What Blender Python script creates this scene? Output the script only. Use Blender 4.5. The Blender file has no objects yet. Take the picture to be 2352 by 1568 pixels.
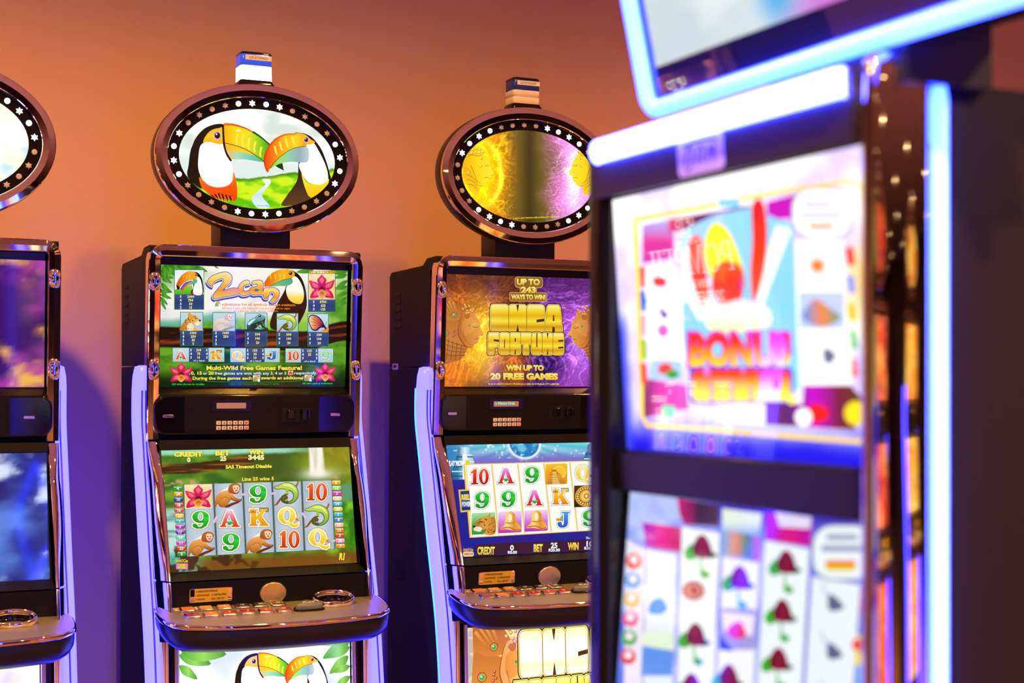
import bpy, bmesh, math, random
import numpy as np
from mathutils import Vector, Matrix
from mathutils.geometry import tessellate_polygon

sc = bpy.context.scene
COL = sc.collection
PI = math.pi

# ------------------------------------------------------------------ camera
TH = math.atan(3500 / 7424.0)            # the lens is turned this far from the row of machines
cam = bpy.data.cameras.new('camera')
cam.sensor_width = 36.0
cam.lens = 3500 / 2352 * 36.0
cam.shift_y = 96 / 2352                  # horizon a little below the picture's middle
cam.clip_start = 0.05
cam.clip_end = 60
cam.dof.use_dof = True
cam.dof.focus_distance = 3.93
cam.dof.aperture_fstop = 3.9
cam_o = bpy.data.objects.new('camera', cam)
cam_o.location = (0, 0, 1.4)
cam_o.rotation_euler = (PI / 2, 0, -TH)
COL.objects.link(cam_o)
sc.camera = cam_o

# ------------------------------------------------------------------ world, exposure
w = bpy.data.worlds.new('world')
w.use_nodes = True
w.node_tree.nodes['Background'].inputs[0].default_value = (0.02, 0.012, 0.02, 1)
w.node_tree.nodes['Background'].inputs[1].default_value = 0.3
sc.world = w
sc.view_settings.view_transform = 'Standard'
sc.view_settings.look = 'None'
sc.view_settings.exposure = 0.0
sc.view_settings.gamma = 1.0
sc.view_settings.use_curve_mapping = False
sc.cycles.max_bounces = 7
sc.cycles.use_light_tree = False
sc.cycles.diffuse_bounces = 3
sc.cycles.glossy_bounces = 4
sc.cycles.caustics_reflective = False
sc.cycles.caustics_refractive = False

# ------------------------------------------------------------------ ceiling lamps' light (the fixtures are built below)
LAMPS = [  # x, y, watts, colour, cone degrees, where it is
    (0.20, 3.00, 120, (1.0, 0.43, 0.015), 156, 'in front of the wall, left of the toucan machine'),
    (1.48, 3.00, 62, (1.0, 0.42, 0.04), 156, 'in front of the wall, nearest the golden face sign'),
    (3.00, 3.00, 72, (1.0, 0.40, 0.06), 156, 'in front of the wall, behind the foreground machine'),
    (-2.10, 3.00, 45, (1.0, 0.42, 0.08), 132, 'in front of the wall, far left'),
    (-1.8, -0.35, 470, (1.0, 0.57, 0.19), 150, 'over the aisle, leftmost'),
    (0.2, -0.35, 470, (1.0, 0.57, 0.19), 150, 'over the aisle, just behind the viewer'),
    (2.2, -0.35, 470, (1.0, 0.57, 0.19), 150, 'over the aisle, right of the viewer'),
    (4.2, -0.35, 370, (1.0, 0.57, 0.19), 150, 'over the aisle, rightmost'),
    (0.0, -3.5, 170, (1.0, 0.50, 0.22), 150, 'over the far row, left'),
    (1.9, -3.5, 170, (1.0, 0.50, 0.22), 150, 'over the far row, middle'),
    (3.8, -3.5, 170, (1.0, 0.50, 0.22), 150, 'over the far row, right'),
    (5.4, -1.8, 120, (1.0, 0.50, 0.22), 150, 'in the far right corner'),
]
CEIL = 3.0
for i, (x, y, wt, colr, cone, _w) in enumerate(LAMPS):
    l = bpy.data.lights.new('downlight_lamp', 'SPOT')
    l.energy = wt
    l.color = colr
    l.spot_size = math.radians(cone)
    l.spot_blend = 0.75
    l.shadow_soft_size = 0.035
    o = bpy.data.objects.new('downlight_lamp', l)
    o.location = (x, y, CEIL - 0.02)
    COL.objects.link(o)

# ------------------------------------------------------------------ small helpers
def lin(c):
    """display colour (0-255 tuple or hex) to linear rgb"""
    if isinstance(c, str):
        c = c.lstrip('#')
        if len(c) == 3: c = ''.join(q * 2 for q in c)
        c = tuple(int(c[i:i + 2], 16) for i in (0, 2, 4))
    out = []
    for v in c[:3]:
        v = v / 255.0
        out.append(v / 12.92 if v <= 0.04045 else ((v + 0.055) / 1.055) ** 2.4)
    return tuple(out)

def nset(n, name, val):
    if name in n.inputs:
        n.inputs[name].default_value = val

def pbr(name, color, rough=0.5, metal=0.0, spec=0.5, emit=None, estr=0.0, coat=0.0, bump=None, noise=None, ior=1.45):
    m = bpy.data.materials.new(name)
    m.use_nodes = True
    nt = m.node_tree
    b = nt.nodes['Principled BSDF']
    nset(b, 'Base Color', (*color, 1))
    nset(b, 'Roughness', rough)
    nset(b, 'Metallic', metal)
    nset(b, 'IOR', ior)
    nset(b, 'Coat Weight', coat)
    nset(b, 'Coat Roughness', 0.04)
    if emit:
        nset(b, 'Emission Color', (*emit, 1))
        nset(b, 'Emission Strength', estr)
    if noise:   # scale, amount: slight mottling of the colour itself
        tc = nt.nodes.new('ShaderNodeTexCoord')
        tx = nt.nodes.new('ShaderNodeTexNoise')
        tx.inputs['Scale'].default_value = noise[0]
        tx.inputs['Detail'].default_value = 5
        mx = nt.nodes.new('ShaderNodeMix')
        mx.data_type = 'RGBA'
        mx.inputs[6].default_value = (*[c * (1 - noise[1]) for c in color], 1)
        mx.inputs[7].default_value = (*[min(1, c * (1 + noise[1])) for c in color], 1)
        nt.links.new(tc.outputs['Object'], tx.inputs['Vector'])
        nt.links.new(tx.outputs['Fac'], mx.inputs[0])
        nt.links.new(mx.outputs[2], b.inputs['Base Color'])
    if bump:    # scale, strength, distance
        tc = nt.nodes.new('ShaderNodeTexCoord')
        tx = nt.nodes.new('ShaderNodeTexNoise')
        tx.inputs['Scale'].default_value = bump[0]
        tx.inputs['Detail'].default_value = 4
        bp = nt.nodes.new('ShaderNodeBump')
        bp.inputs['Strength'].default_value = bump[1]
        bp.inputs['Distance'].default_value = bump[2]
        nt.links.new(tc.outputs['Object'], tx.inputs['Vector'])
        nt.links.new(tx.outputs['Fac'], bp.inputs['Height'])
        nt.links.new(bp.outputs['Normal'], b.inputs['Normal'])
    return m

def screen_mat(name, strength, rough=0.06, ior=1.45):
    """glossy glass over a lit picture: the picture is the mesh's own colour attribute"""
    m = bpy.data.materials.new(name)
    m.use_nodes = True
    nt = m.node_tree
    b = nt.nodes['Principled BSDF']
    nset(b, 'Base Color', (0.004, 0.004, 0.005, 1))
    nset(b, 'Roughness', rough)
    nset(b, 'IOR', ior)
    a = nt.nodes.new('ShaderNodeAttribute')
    a.attribute_name = 'Col'
    nt.links.new(a.outputs['Color'], b.inputs['Emission Color'])
    nset(b, 'Emission Strength', strength)
    return m

M = {}
M['wall'] = pbr('painted_plaster_wall', (0.85, 0.55, 0.38), 0.75, bump=(260, 0.25, 0.002), noise=(3.0, 0.03))
M['dark_wall'] = pbr('brown_painted_wall', (0.20, 0.11, 0.075), 0.7, noise=(2.0, 0.1))
M['ceiling'] = pbr('ceiling_paint', (0.80, 0.70, 0.58), 0.8, bump=(60, 0.1, 0.003))
M['carpet'] = pbr('russet_carpet', (0.30, 0.16, 0.09), 0.95, bump=(400, 0.6, 0.004), noise=(9.0, 0.5))
M['chrome'] = pbr('polished_chrome', (0.95, 0.83, 0.69), 0.03, 1.0)
M['chrome_soft'] = pbr('satin_chrome', (0.72, 0.66, 0.62), 0.16, 1.0)
M['black'] = pbr('black_textured_plastic', (0.009, 0.008, 0.009), 0.55, ior=1.3, bump=(900, 0.25, 0.0006))
M['bezel'] = pbr('dark_screen_surround', (0.010, 0.009, 0.010), 0.22)
M['gloss'] = pbr('gloss_black_acrylic', (0.006, 0.005, 0.007), 0.08)
M['cavity'] = pbr('dark_recess', (0.004, 0.004, 0.004), 0.6)
M['deck'] = pbr('brushed_bronze_deck', (0.50, 0.48, 0.37), 0.38, 0.6, bump=(700, 0.15, 0.0004))
M['skirt'] = pbr('satin_black_skirt', (0.012, 0.011, 0.013), 0.35)
M['white_plastic'] = pbr('white_lens_plastic', (0.80, 0.74, 0.70), 0.35)
M['blue_plastic'] = pbr('blue_lens_plastic', (0.02, 0.04, 0.42), 0.2)
M['white_lit'] = pbr('lit_white_lens', (0.8, 0.8, 0.8), 0.3, emit=(1.0, 0.98, 1.0), estr=2.6)
M['blue_lit'] = pbr('lit_blue_lens', (0.02, 0.06, 0.6), 0.2, emit=(0.02, 0.10, 0.9), estr=0.7)
M['lamp_on'] = pbr('lit_lamp', (0.8, 0.8, 0.8), 0.3, emit=(0.95, 0.95, 1.0), estr=2.4)
M['lamp_off'] = pbr('unlit_lamp', (0.50, 0.52, 0.60), 0.4)
M['paper'] = pbr('paper_sticker', (0.80, 0.80, 0.80), 0.7)
M['ink'] = pbr('black_ink', (0.01, 0.01, 0.012), 0.6)
M['ink_red'] = pbr('red_ink', (0.6, 0.04, 0.03), 0.6)
M['ink_blue'] = pbr('blue_ink', (0.05, 0.12, 0.5), 0.6)
M['yellow_plate'] = pbr('yellow_printed_plate', (0.95, 0.68, 0.03), 0.4, noise=(30, 0.08))
M['gold_disc'] = pbr('worn_gold_disc', (0.92, 0.70, 0.24), 0.25, 0.8, noise=(30, 0.3), bump=(25, 0.15, 0.001))
M['silver_disc'] = pbr('worn_silver_disc', (0.66, 0.60, 0.60), 0.28, 0.9, noise=(40, 0.2), bump=(35, 0.2, 0.002))
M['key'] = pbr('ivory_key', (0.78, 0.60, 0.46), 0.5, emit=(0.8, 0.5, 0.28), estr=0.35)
M['key_red'] = pbr('orange_key_print', (0.85, 0.12, 0.03), 0.5)
M['display_glow'] = pbr('grey_display_glass', (0.50, 0.36, 0.30), 0.3, emit=(0.5, 0.25, 0.15), estr=0.22)  # the glass has a faint warm emission of its own
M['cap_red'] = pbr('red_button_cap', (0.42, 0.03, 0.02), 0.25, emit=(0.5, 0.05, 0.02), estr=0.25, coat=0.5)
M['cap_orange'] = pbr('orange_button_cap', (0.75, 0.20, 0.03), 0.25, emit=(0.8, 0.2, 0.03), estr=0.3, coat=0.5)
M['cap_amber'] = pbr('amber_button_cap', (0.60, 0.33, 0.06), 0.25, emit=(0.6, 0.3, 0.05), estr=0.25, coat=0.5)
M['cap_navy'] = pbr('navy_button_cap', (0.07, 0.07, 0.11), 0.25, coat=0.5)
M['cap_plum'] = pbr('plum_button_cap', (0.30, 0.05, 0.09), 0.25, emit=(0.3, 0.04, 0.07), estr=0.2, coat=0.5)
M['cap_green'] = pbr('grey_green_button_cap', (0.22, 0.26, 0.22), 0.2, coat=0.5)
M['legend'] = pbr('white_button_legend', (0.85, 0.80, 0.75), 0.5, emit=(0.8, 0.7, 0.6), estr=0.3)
M['strip'] = pbr('lavender_light_strip', (0.06, 0.06, 0.10), 0.3, emit=(0.46, 0.40, 16.0), estr=1.0)
M['strip_edge'] = pbr('blue_strip_edge', (0.1, 0.1, 0.6), 0.3, emit=(0.004, 0.004, 18.0), estr=1.0)
M['strip_cyan'] = pbr('cyan_led_line', (0.2, 0.6, 0.8), 0.3, emit=(0.04, 0.75, 10.0), estr=1.0)
M['strip_front'] = pbr('bright_blue_tube', (0.4, 0.7, 0.9), 0.3, emit=(0.34, 1.0, 34.0), estr=1.0)
M['strip_white'] = pbr('white_blue_tube', (0.8, 0.8, 0.9), 0.3, emit=(1.25, 1.8, 40.0), estr=1.0)
M['strip_dim'] = pbr('blue_side_glow', (0.1, 0.2, 0.8), 0.3, emit=(0.004, 0.03, 1.6), estr=1.0)
M['lampglass'] = pbr('downlight_glass', (0.9, 0.8, 0.6), 0.3, emit=(1.0, 0.68, 0.32), estr=22.0)
M['screen'] = screen_mat('lit_screen', 1.0)
M['sign'] = screen_mat('lit_sign_panel', 1.12)
M['belly'] = screen_mat('lit_lower_glass', 1.35)
M['bright'] = screen_mat('bright_screen', 1.35, 0.03, 1.75)
M['vivid'] = screen_mat('vivid_screen', 5.0)
M['row'] = screen_mat('row_screen', 1.5)
M['head'] = pbr('blue_black_head_panel', (0.035, 0.03, 0.045), 0.3)
M['topper_glass'] = pbr('dark_topper_glass', (0.022, 0.02, 0.04), 0.03, ior=1.85)
M['side'] = pbr('dark_purple_side', (0.010, 0.006, 0.016), 0.6, ior=1.25)

def link(name, me, mat, parent=None):
    if mat is not None and not me.materials:
        for mm in (mat if isinstance(mat, (list, tuple)) else [mat]):
            me.materials.append(mm)
    o = bpy.data.objects.new(name, me)
    COL.objects.link(o)
    if parent is not None:
        o.parent = parent
    return o

def thing(name, label, cat, loc=(0, 0, 0), rz=0.0, group=None):
    o = bpy.data.objects.new(name, None)
    o.empty_display_size = 0.1
    o.location = loc
    o.rotation_euler = (0, 0, rz)
    o['label'] = label
    o['category'] = cat
    if group:
        o['group'] = group
    COL.objects.link(o)
    return o

def tag(o, label=None, cat=None, group=None, kind=None):
    if label: o['label'] = label
    if cat: o['category'] = cat
    if group: o['group'] = group
    if kind: o['kind'] = kind
    return o

class Plane:
    """a flat local frame: O + a*U + b*V + d*N"""
    def __init__(self, O, U=(1, 0, 0), V=(0, 0, 1)):
        self.O = Vector(O)
        self.U = Vector(U).normalized()
        self.V = Vector(V).normalized()
        self.N = self.U.cross(self.V).normalized()
    def __call__(self, a, b, d=0.0):
        return self.O + self.U * a + self.V * b + self.N * d

class MB:
    def __init__(self):
        self.v = []
        self.f = []
        self.s = []
    def add(self, vs, fs, smooth=False):
        o = len(self.v)
        self.v += [tuple(p) for p in vs]
        self.f += [tuple(i + o for i in f) for f in fs]
        self.s += [smooth] * len(fs)
    def box(self, x0, x1, y0, y1, z0, z1):
        self.add([(x0, y0, z0), (x1, y0, z0), (x1, y1, z0), (x0, y1, z0), (x0, y0, z1), (x1, y0, z1), (x1, y1, z1), (x0, y1, z1)],
                 [(3, 2, 1, 0), (4, 5, 6, 7), (0, 1, 5, 4), (1, 2, 6, 5), (2, 3, 7, 6), (3, 0, 4, 7)])
    def rings(self, loops, closed=True, cap0=False, cap1=False, smooth=True):
        """quads between successive loops of equal length; outward when each loop runs anticlockwise as seen along the march"""
        n = len(loops[0])
        vs = [p for L in loops for p in L]
        fs = []
        for k in range(len(loops) - 1):
            for i in range(n if closed else n - 1):
                j = (i + 1) % n
                fs.append((k * n + i, k * n + j, (k + 1) * n + j, (k + 1) * n + i))
        self.add(vs, fs, smooth)
        if cap0: self.add(loops[0], [tuple(reversed(range(n)))])
        if cap1: self.add(loops[-1], [tuple(range(n))])
    def hard(self, loops, closed=True):
        """rings with a crisp edge between neighbouring bands"""
        for k in range(len(loops) - 1):
            self.rings(loops[k:k + 2], closed=closed)
    def plate(self, pl, outline, d0, d1, bev=0.0, inset_back=0.0, smooth=True):
        """a solid plate on plane pl between depth d0 and d1 with a rounded front edge"""
        def ins(t):
            return inset(outline, t)
        loops = [[pl(a, b, d0) for a, b in (ins(inset_back) if inset_back else outline)]]
        if bev > 0:
            loops.append([pl(a, b, d1 - bev) for a, b in outline])
            for ang in (30, 60, 90):
                r = math.radians(ang)
                loops.append([pl(a, b, d1 - bev + bev * math.sin(r)) for a, b in ins(bev * (1 - math.cos(r)))])
        else:
            loops.append([pl(a, b, d1) for a, b in outline])
        self.rings(loops, cap0=True, smooth=smooth)
        self.face(loops[-1])
    def face(self, loop, flip=False):
        vs = [Vector(p) for p in loop]
        tris = tessellate_polygon([vs])
        n = Vector((0, 0, 0))
        for i in range(len(vs)):
            n += vs[i].cross(vs[(i + 1) % len(vs)])
        fs = []
        for t in tris:
            nn = (vs[t[1]] - vs[t[0]]).cross(vs[t[2]] - vs[t[0]])
            t = tuple(t)
            if (nn.dot(n) < 0) != flip:
                t = t[::-1]
            fs.append(t)
        self.add(vs, fs)
    def tube(self, path, sect, smooth=True, cap=True):
        """path: list of (point, xaxis, yaxis); sect: list of (a, b)"""
        loops = [[Vector(p) + Vector(X) * a + Vector(Y) * b for a, b in sect] for p, X, Y in path]
        self.rings(loops, cap0=cap, cap1=cap, smooth=smooth)
    def build(self, name, mat, parent=None, weld=False):
        me = bpy.data.meshes.new(name)
        me.from_pydata(self.v, [], self.f)
        me.polygons.foreach_set('use_smooth', self.s)
        if weld:
            bm = bmesh.new(); bm.from_mesh(me)
            bmesh.ops.remove_doubles(bm, verts=bm.verts, dist=1e-6)
            bm.to_mesh(me); bm.free()
        me.update()
        return link(name, me, mat, parent)

def inset(loop, d):
    """move a closed anticlockwise 2-D loop inwards by d (negative: outwards)"""
    n = len(loop)
    out = []
    for i in range(n):
        x0, y0 = loop[i - 1]; x1, y1 = loop[i]; x2, y2 = loop[(i + 1) % n]
        ax, ay = x1 - x0, y1 - y0; bx, by = x2 - x1, y2 - y1
        la = math.hypot(ax, ay) or 1e-9; lb = math.hypot(bx, by) or 1e-9
        nx, ny = -(ay / la + by / lb), (ax / la + bx / lb)
        q = math.hypot(nx, ny) or 1e-9
        nx /= q; ny /= q
        cosv = max(0.45, nx * (-ay / la) + ny * (ax / la))
        out.append((x1 + nx * d / cosv, y1 + ny * d / cosv))
    return out

def rrect(x0, x1, y0, y1, r, n=5):
    r = min(r, (x1 - x0) / 2 - 1e-6, (y1 - y0) / 2 - 1e-6)
    pts = []
    for cx, cy, a0 in ((x1 - r, y0 + r, -90), (x1 - r, y1 - r, 0), (x0 + r, y1 - r, 90), (x0 + r, y0 + r, 180)):
        for k in range(n + 1):
            a = math.radians(a0 + 90 * k / n)
            pts.append((cx + r * math.cos(a), cy + r * math.sin(a)))
    return pts

def ell(cx, cy, a, b, n=48, a0=0.0):
    return [(cx + a * math.cos(a0 + 2 * PI * k / n), cy + b * math.sin(a0 + 2 * PI * k / n)) for k in range(n)]

def star(cx, cy, R, r, k=6, a0=PI / 2):
    return [(cx + (R if i % 2 == 0 else r) * math.cos(a0 + PI * i / k), cy + (R if i % 2 == 0 else r) * math.sin(a0 + PI * i / k)) for i in range(2 * k)]

def area2(l):
    return sum(l[i - 1][0] * l[i][1] - l[i][0] * l[i - 1][1] for i in range(len(l))) / 2

def ccw(l):
    return l if area2(l) > 0 else l[::-1]

def spline(pts, closed=True, n=5):
    """smooth curve through the points"""
    P = [np.array(p, float) for p in pts]
    m = len(P)
    out = []
    for i in range(m if closed else m - 1):
        if closed:
            p0, p1, p2, p3 = P[i - 1], P[i], P[(i + 1) % m], P[(i + 2) % m]
        else:
            p0, p1, p2, p3 = P[max(0, i - 1)], P[i], P[i + 1], P[min(m - 1, i + 2)]
        for k in range(n):
            t = k / n
            q = 0.5 * ((2 * p1) + (-p0 + p2) * t + (2 * p0 - 5 * p1 + 4 * p2 - p3) * t * t + (-p0 + 3 * p1 - 3 * p2 + p3) * t ** 3)
            out.append((float(q[0]), float(q[1])))
    if not closed:
        out.append((float(P[-1][0]), float(P[-1][1])))
    return out

# ------------------------------------------------------------------ lettering
_tc = {}
def text_tris(s, bold=0.0, res=3):
    """triangles of a line of lettering, cap height 1, starting at x = 0; returns verts, tris, width"""
    key = (s, round(bold, 3), res)
    if key in _tc:
        return _tc[key]
    cu = bpy.data.curves.new('lettering', 'FONT')
    cu.body = s
    cu.size = 1.0
    cu.resolution_u = res
    cu.offset = bold
    cu.fill_mode = 'FRONT'
    ob = bpy.data.objects.new('lettering', cu)
    COL.objects.link(ob)
    dg = bpy.context.evaluated_depsgraph_get()
    dg.update()
    me = ob.evaluated_get(dg).to_mesh()
    me.calc_loop_triangles()
    vs = np.array([v.co[:2] for v in me.vertices], float).reshape(-1, 2)
    ts = [tuple(t.vertices) for t in me.loop_triangles]
    ob.evaluated_get(dg).to_mesh_clear()
    bpy.data.objects.remove(ob)
    bpy.data.curves.remove(cu)
    CAP = 0.72
    if len(vs):
        vs[:, 0] -= vs[:, 0].min()
        vs /= CAP
        wd = float(vs[:, 0].max())
    else:
        wd = 0.0
    _tc[key] = (vs, ts, wd)
    return _tc[key]

def text_mesh(mb, pl, s, cx, cy, h, d, wfit=None, bold=0.02):
    """raised flat lettering on a plane, centred at cx, cy"""
    vs, ts, wd = text_tris(s, bold)
    k = h if not wfit else wfit / max(wd, 1e-6)
    o = [pl(cx + (x - wd / 2) * k, cy + (y - 0.5) * h, d) for x, y in vs]
    mb.add(o, ts)
# ------------------------------------------------------------------ pictures shown on lit screens
EPS = 1.6e-5
def homog(quad):
    """sheet quad (TL, TR, BR, BL) -> u right 0..1, v up 0..1"""
    dst = [(0, 1), (1, 1), (1, 0), (0, 0)]
    A = []; B = []
    for (x, y), (u, v) in zip(quad, dst):
        A.append([x, y, 1, 0, 0, 0, -u * x, -u * y]); B.append(u)
        A.append([0, 0, 0, x, y, 1, -v * x, -v * y]); B.append(v)
    h = np.linalg.solve(np.array(A, float), np.array(B, float))
    return np.append(h, 1).reshape(3, 3)

class Screen:
    """a flat lit rectangle: lower-left corner, directions, size; keeps count of the printed layers"""
    def __init__(self, pl, W, H, quad, mat, clip=None):
        self.pl, self.W, self.H, self.mat = pl, W, H, mat
        self.h = homog(quad)
        self.layer = 0
        self.clip = clip
    def uv(self, P):
        P = np.asarray(P, float).reshape(-1, 2)
        q = np.c_[P, np.ones(len(P))] @ self.h.T
        return q[:, :2] / q[:, 2:3]
    def pts(self, UV, layer):
        O = np.array(self.pl.O); U = np.array(self.pl.U) * self.W; V = np.array(self.pl.V) * self.H; N = np.array(self.pl.N)
        return O + UV[:, :1] * U + UV[:, 1:2] * V + N * (layer * EPS)

class Art:
    def __init__(self, scr, ox=0, oy=0, k=1.0, flip=False, cx=0):
        self.s = scr
        self.v = []; self.c = []; self.f = []; self.n = 0; self.cut = []
        self.T = (ox, oy, k, flip, cx)
    def _map(self, P):
        ox, oy, k, flip, cx = self.T
        P = np.asarray(P, float).reshape(-1, 2) * k + np.array([ox, oy])
        if flip:
            P[:, 0] = 2 * cx - P[:, 0]
        return P
    def _emit(self, P, C, F):
        self.s.layer += 1
        uv = self.s.uv(self._map(P))
        uv = np.clip(uv, 0.0, 1.0)
        if self.s.clip is not None:
            d = (uv - 0.5) * 2
            r = np.hypot(d[:, 0], d[:, 1])
            m = r > 0.995
            d[m] *= (0.995 / r[m])[:, None]
            uv = d / 2 + 0.5
        self.v.append(self.s.pts(uv, self.s.layer))
        self.c.append(np.asarray(C, float).reshape(-1, 3))
        self.f += [tuple(i + self.n for i in t) for t in F]
        self.cut.append((self.n, len(P), [tuple(t) for t in F]))
        self.n += len(P)
    def _fill(self, P, T, col):
        P = np.asarray(P, float)
        if isinstance(col, (list, tuple)) and isinstance(col[0], str) and col[0] in ('v', 'h'):
            ax = 1 if col[0] == 'v' else 0
            st = [np.array(lin(c)) for c in col[1:]]
            lo, hi = P[:, ax].min(), P[:, ax].max()
            hi = hi if hi > lo else lo + 1e-6
            pts = [tuple(p) for p in P]
            tris = [tuple(t) for t in T]
            for k in range(1, len(st) - 1):
                cut = lo + (hi - lo) * k / (len(st) - 1)
                nt = []
                for t in tris:
                    a = [pts[i] for i in t]
                    sd = [p[ax] > cut for p in a]
                    if all(sd) or not any(sd):
                        nt.append(t); continue
                    o = next(i for i in range(3) if sd.count(sd[i]) == 1)
                    i0, i1, i2 = t[o], t[(o + 1) % 3], t[(o + 2) % 3]
                    def mid(i, j):
                        p, q = pts[i], pts[j]
                        w_ = (cut - p[ax]) / (q[ax] - p[ax])
                        pts.append((p[0] + (q[0] - p[0]) * w_, p[1] + (q[1] - p[1]) * w_))
                        return len(pts) - 1
                    m1, m2 = mid(i0, i1), mid(i0, i2)
                    nt += [(i0, m1, m2), (m1, i1, i2), (m1, i2, m2)]
                tris = nt
            P = np.array(pts)
            x = np.clip((P[:, ax] - lo) / (hi - lo), 0, 1) * (len(st) - 1)
            i = np.minimum(x.astype(int), len(st) - 2)
            fr = (x - i)[:, None]
            S = np.array(st)
            C = S[i] * (1 - fr) + S[i + 1] * fr
            self._emit(P, C, tris)
        else:
            self._emit(P, np.tile(lin(col), (len(P), 1)), T)
        return self
    def poly(self, loop, col, holes=()):
        loops = [loop] + list(holes)
        vs = [[Vector((x, y, 0)) for x, y in l] for l in loops]
        T = tessellate_polygon(vs)
        P = [p for l in loops for p in l]
        return self._fill(P, T, col)
    def blob(self, pts, col, n=4):
        return self.poly(spline(pts, True, n), col)
    def ellipse(self, cx, cy, a, b, col, n=28, rot=0.0):
        c, s_ = math.cos(rot), math.sin(rot)
        return self.poly([(cx + x * c - y * s_, cy + x * s_ + y * c) for x, y in ell(0, 0, a, b, n)], col)
    def soft(self, cx, cy, a, b, c0, c1, n=24, rings=4):
        """a round patch fading from c0 in the middle to c1 at the rim"""
        P = [(cx, cy)]; C = [np.array(lin(c0))]; F = []
        c0, c1 = np.array(lin(c0)), np.array(lin(c1))
        for r in range(1, rings + 1):
            t = r / rings
            for p in ell(cx, cy, a * t, b * t, n):
                P.append(p); C.append(c0 * (1 - t) + c1 * t)
        for i in range(n):
            F.append((0, 1 + i, 1 + (i + 1) % n))
        for r in range(rings - 1):
            for i in range(n):
                j = (i + 1) % n
                a_, b_ = 1 + r * n, 1 + (r + 1) * n
                F += [(a_ + i, b_ + i, b_ + j), (a_ + i, b_ + j, a_ + j)]
        self._emit(P, C, F)
        return self
    def rect(self, x0, y0, x1, y1, col, r=0):
        return self.poly(rrect(x0, x1, y0, y1, r, 4) if r else [(x0, y0), (x1, y0), (x1, y1), (x0, y1)], col)
    def quadp(self, pts, col):
        return self.poly(pts, col)
    def stroke(self, pts, w0, col, w1=None, smooth=True):
        w1 = w0 if w1 is None else w1
        Q = spline(pts, False, 5) if smooth and len(pts) > 2 else list(pts)
        n = len(Q)
        P = []; F = []
        for i, (x, y) in enumerate(Q):
            a = Q[max(0, i - 1)]; b = Q[min(n - 1, i + 1)]
            dx, dy = b[0] - a[0], b[1] - a[1]
            L = math.hypot(dx, dy) or 1
            wd = (w0 + (w1 - w0) * i / max(1, n - 1)) / 2
            P += [(x - dy / L * wd, y + dx / L * wd), (x + dy / L * wd, y - dx / L * wd)]
            if i:
                F += [(2 * i - 2, 2 * i - 1, 2 * i + 1), (2 * i - 2, 2 * i + 1, 2 * i)]
        return self._fill(P, F, col)
    def text(self, s, x, y, h, col, align='c', bold=0.02, wfit=None, slant=0.0, rise=0.0, edge=None, edgew=0.04, res=3):
        """y is the baseline in sheet units (down), h the cap height"""
        for kk in ((1, 0) if edge else (0,)):
            vs, ts, wd = text_tris(s, bold + (edgew if kk else 0), res)
            vs0, _, wd0 = text_tris(s, bold, res)
            if not len(vs): return self
            kx = h if not wfit else wfit / max(wd0, 1e-6)
            x0 = {'c': -wd0 / 2, 'l': 0.0, 'r': -wd0}[align]
            if kk: x0 -= (wd - wd0) / 2
            px = x + (vs[:, 0] + x0) * kx + slant * vs[:, 1] * h
            py = y - vs[:, 1] * h + rise * (px - x)
            self._fill(np.c_[px, py], ts, edge if kk else col)
        return self
    def grid(self, nx, ny, fn):
        """a full-screen painted ground: fn(U, V) -> display colours 0..255, V up"""
        U, V = np.meshgrid(np.linspace(0, 1, nx), np.linspace(0, 1, ny))
        if self.s.clip is not None:
            r = V; a = U * 2 * PI
            U, V = 0.5 + 0.5 * r * np.cos(a), 0.5 + 0.5 * r * np.sin(a)
        C = np.clip(fn(U, V), 0, 400) / 255.0
        C = np.where(C <= 0.04045, C / 12.92, ((C + 0.055) / 1.055) ** 2.4)
        uv = np.c_[U.ravel(), V.ravel()]
        self.v.append(self.s.pts(uv, 0))
        self.c.append(C.reshape(-1, 3))
        o = self.n
        for j in range(ny - 1):
            for i in range(nx - 1):
                a = o + j * nx + i
                self.f.append((a, a + 1, a + nx + 1, a + nx))
        self.n += nx * ny
        return self
    def build_each(self, name, parent, mat=None):
        """one object for each drawn piece"""
        V = np.concatenate(self.v); C = np.concatenate(self.c)
        for o, n, F in self.cut:
            b = Art(self.s)
            b.v = [V[o:o + n]]; b.c = [C[o:o + n]]; b.f = F; b.n = n
            b.build(name, parent, mat)
    def build(self, name, parent, mat=None):
        me = bpy.data.meshes.new(name)
        V = np.concatenate(self.v)
        me.from_pydata(V.tolist(), [], self.f)
        at = me.color_attributes.new('Col', 'FLOAT_COLOR', 'POINT')
        C = np.c_[np.concatenate(self.c), np.ones(len(V))]
        at.data.foreach_set('color', C.ravel().astype(np.float32))
        # every piece faces out of the screen
        N = self.s.pl.N
        flip = [p.index for p in me.polygons if p.normal.dot(N) < 0]
        if flip:
            bm = bmesh.new(); bm.from_mesh(me)
            bm.faces.ensure_lookup_table()
            bmesh.ops.reverse_faces(bm, faces=[bm.faces[i] for i in flip])
            bm.to_mesh(me); bm.free()
        me.update()
        return link(name, me, mat or self.s.mat, parent)

def vnoise(x, y, seed):
    xi = np.floor(x).astype(np.int64); yi = np.floor(y).astype(np.int64)
    xf = x - xi; yf = y - yi
    def hsh(a, b):
        n = (a * 374761393 + b * 668265263 + seed * 974711) & 0xFFFFFFFF
        n = ((n ^ (n >> 13)) * 1274126177) & 0xFFFFFFFF
        return ((n ^ (n >> 16)) & 0xFFFF) / 65535.0
    u = xf * xf * (3 - 2 * xf); v = yf * yf * (3 - 2 * yf)
    return (hsh(xi, yi) * (1 - u) + hsh(xi + 1, yi) * u) * (1 - v) + (hsh(xi, yi + 1) * (1 - u) + hsh(xi + 1, yi + 1) * u) * v

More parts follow.
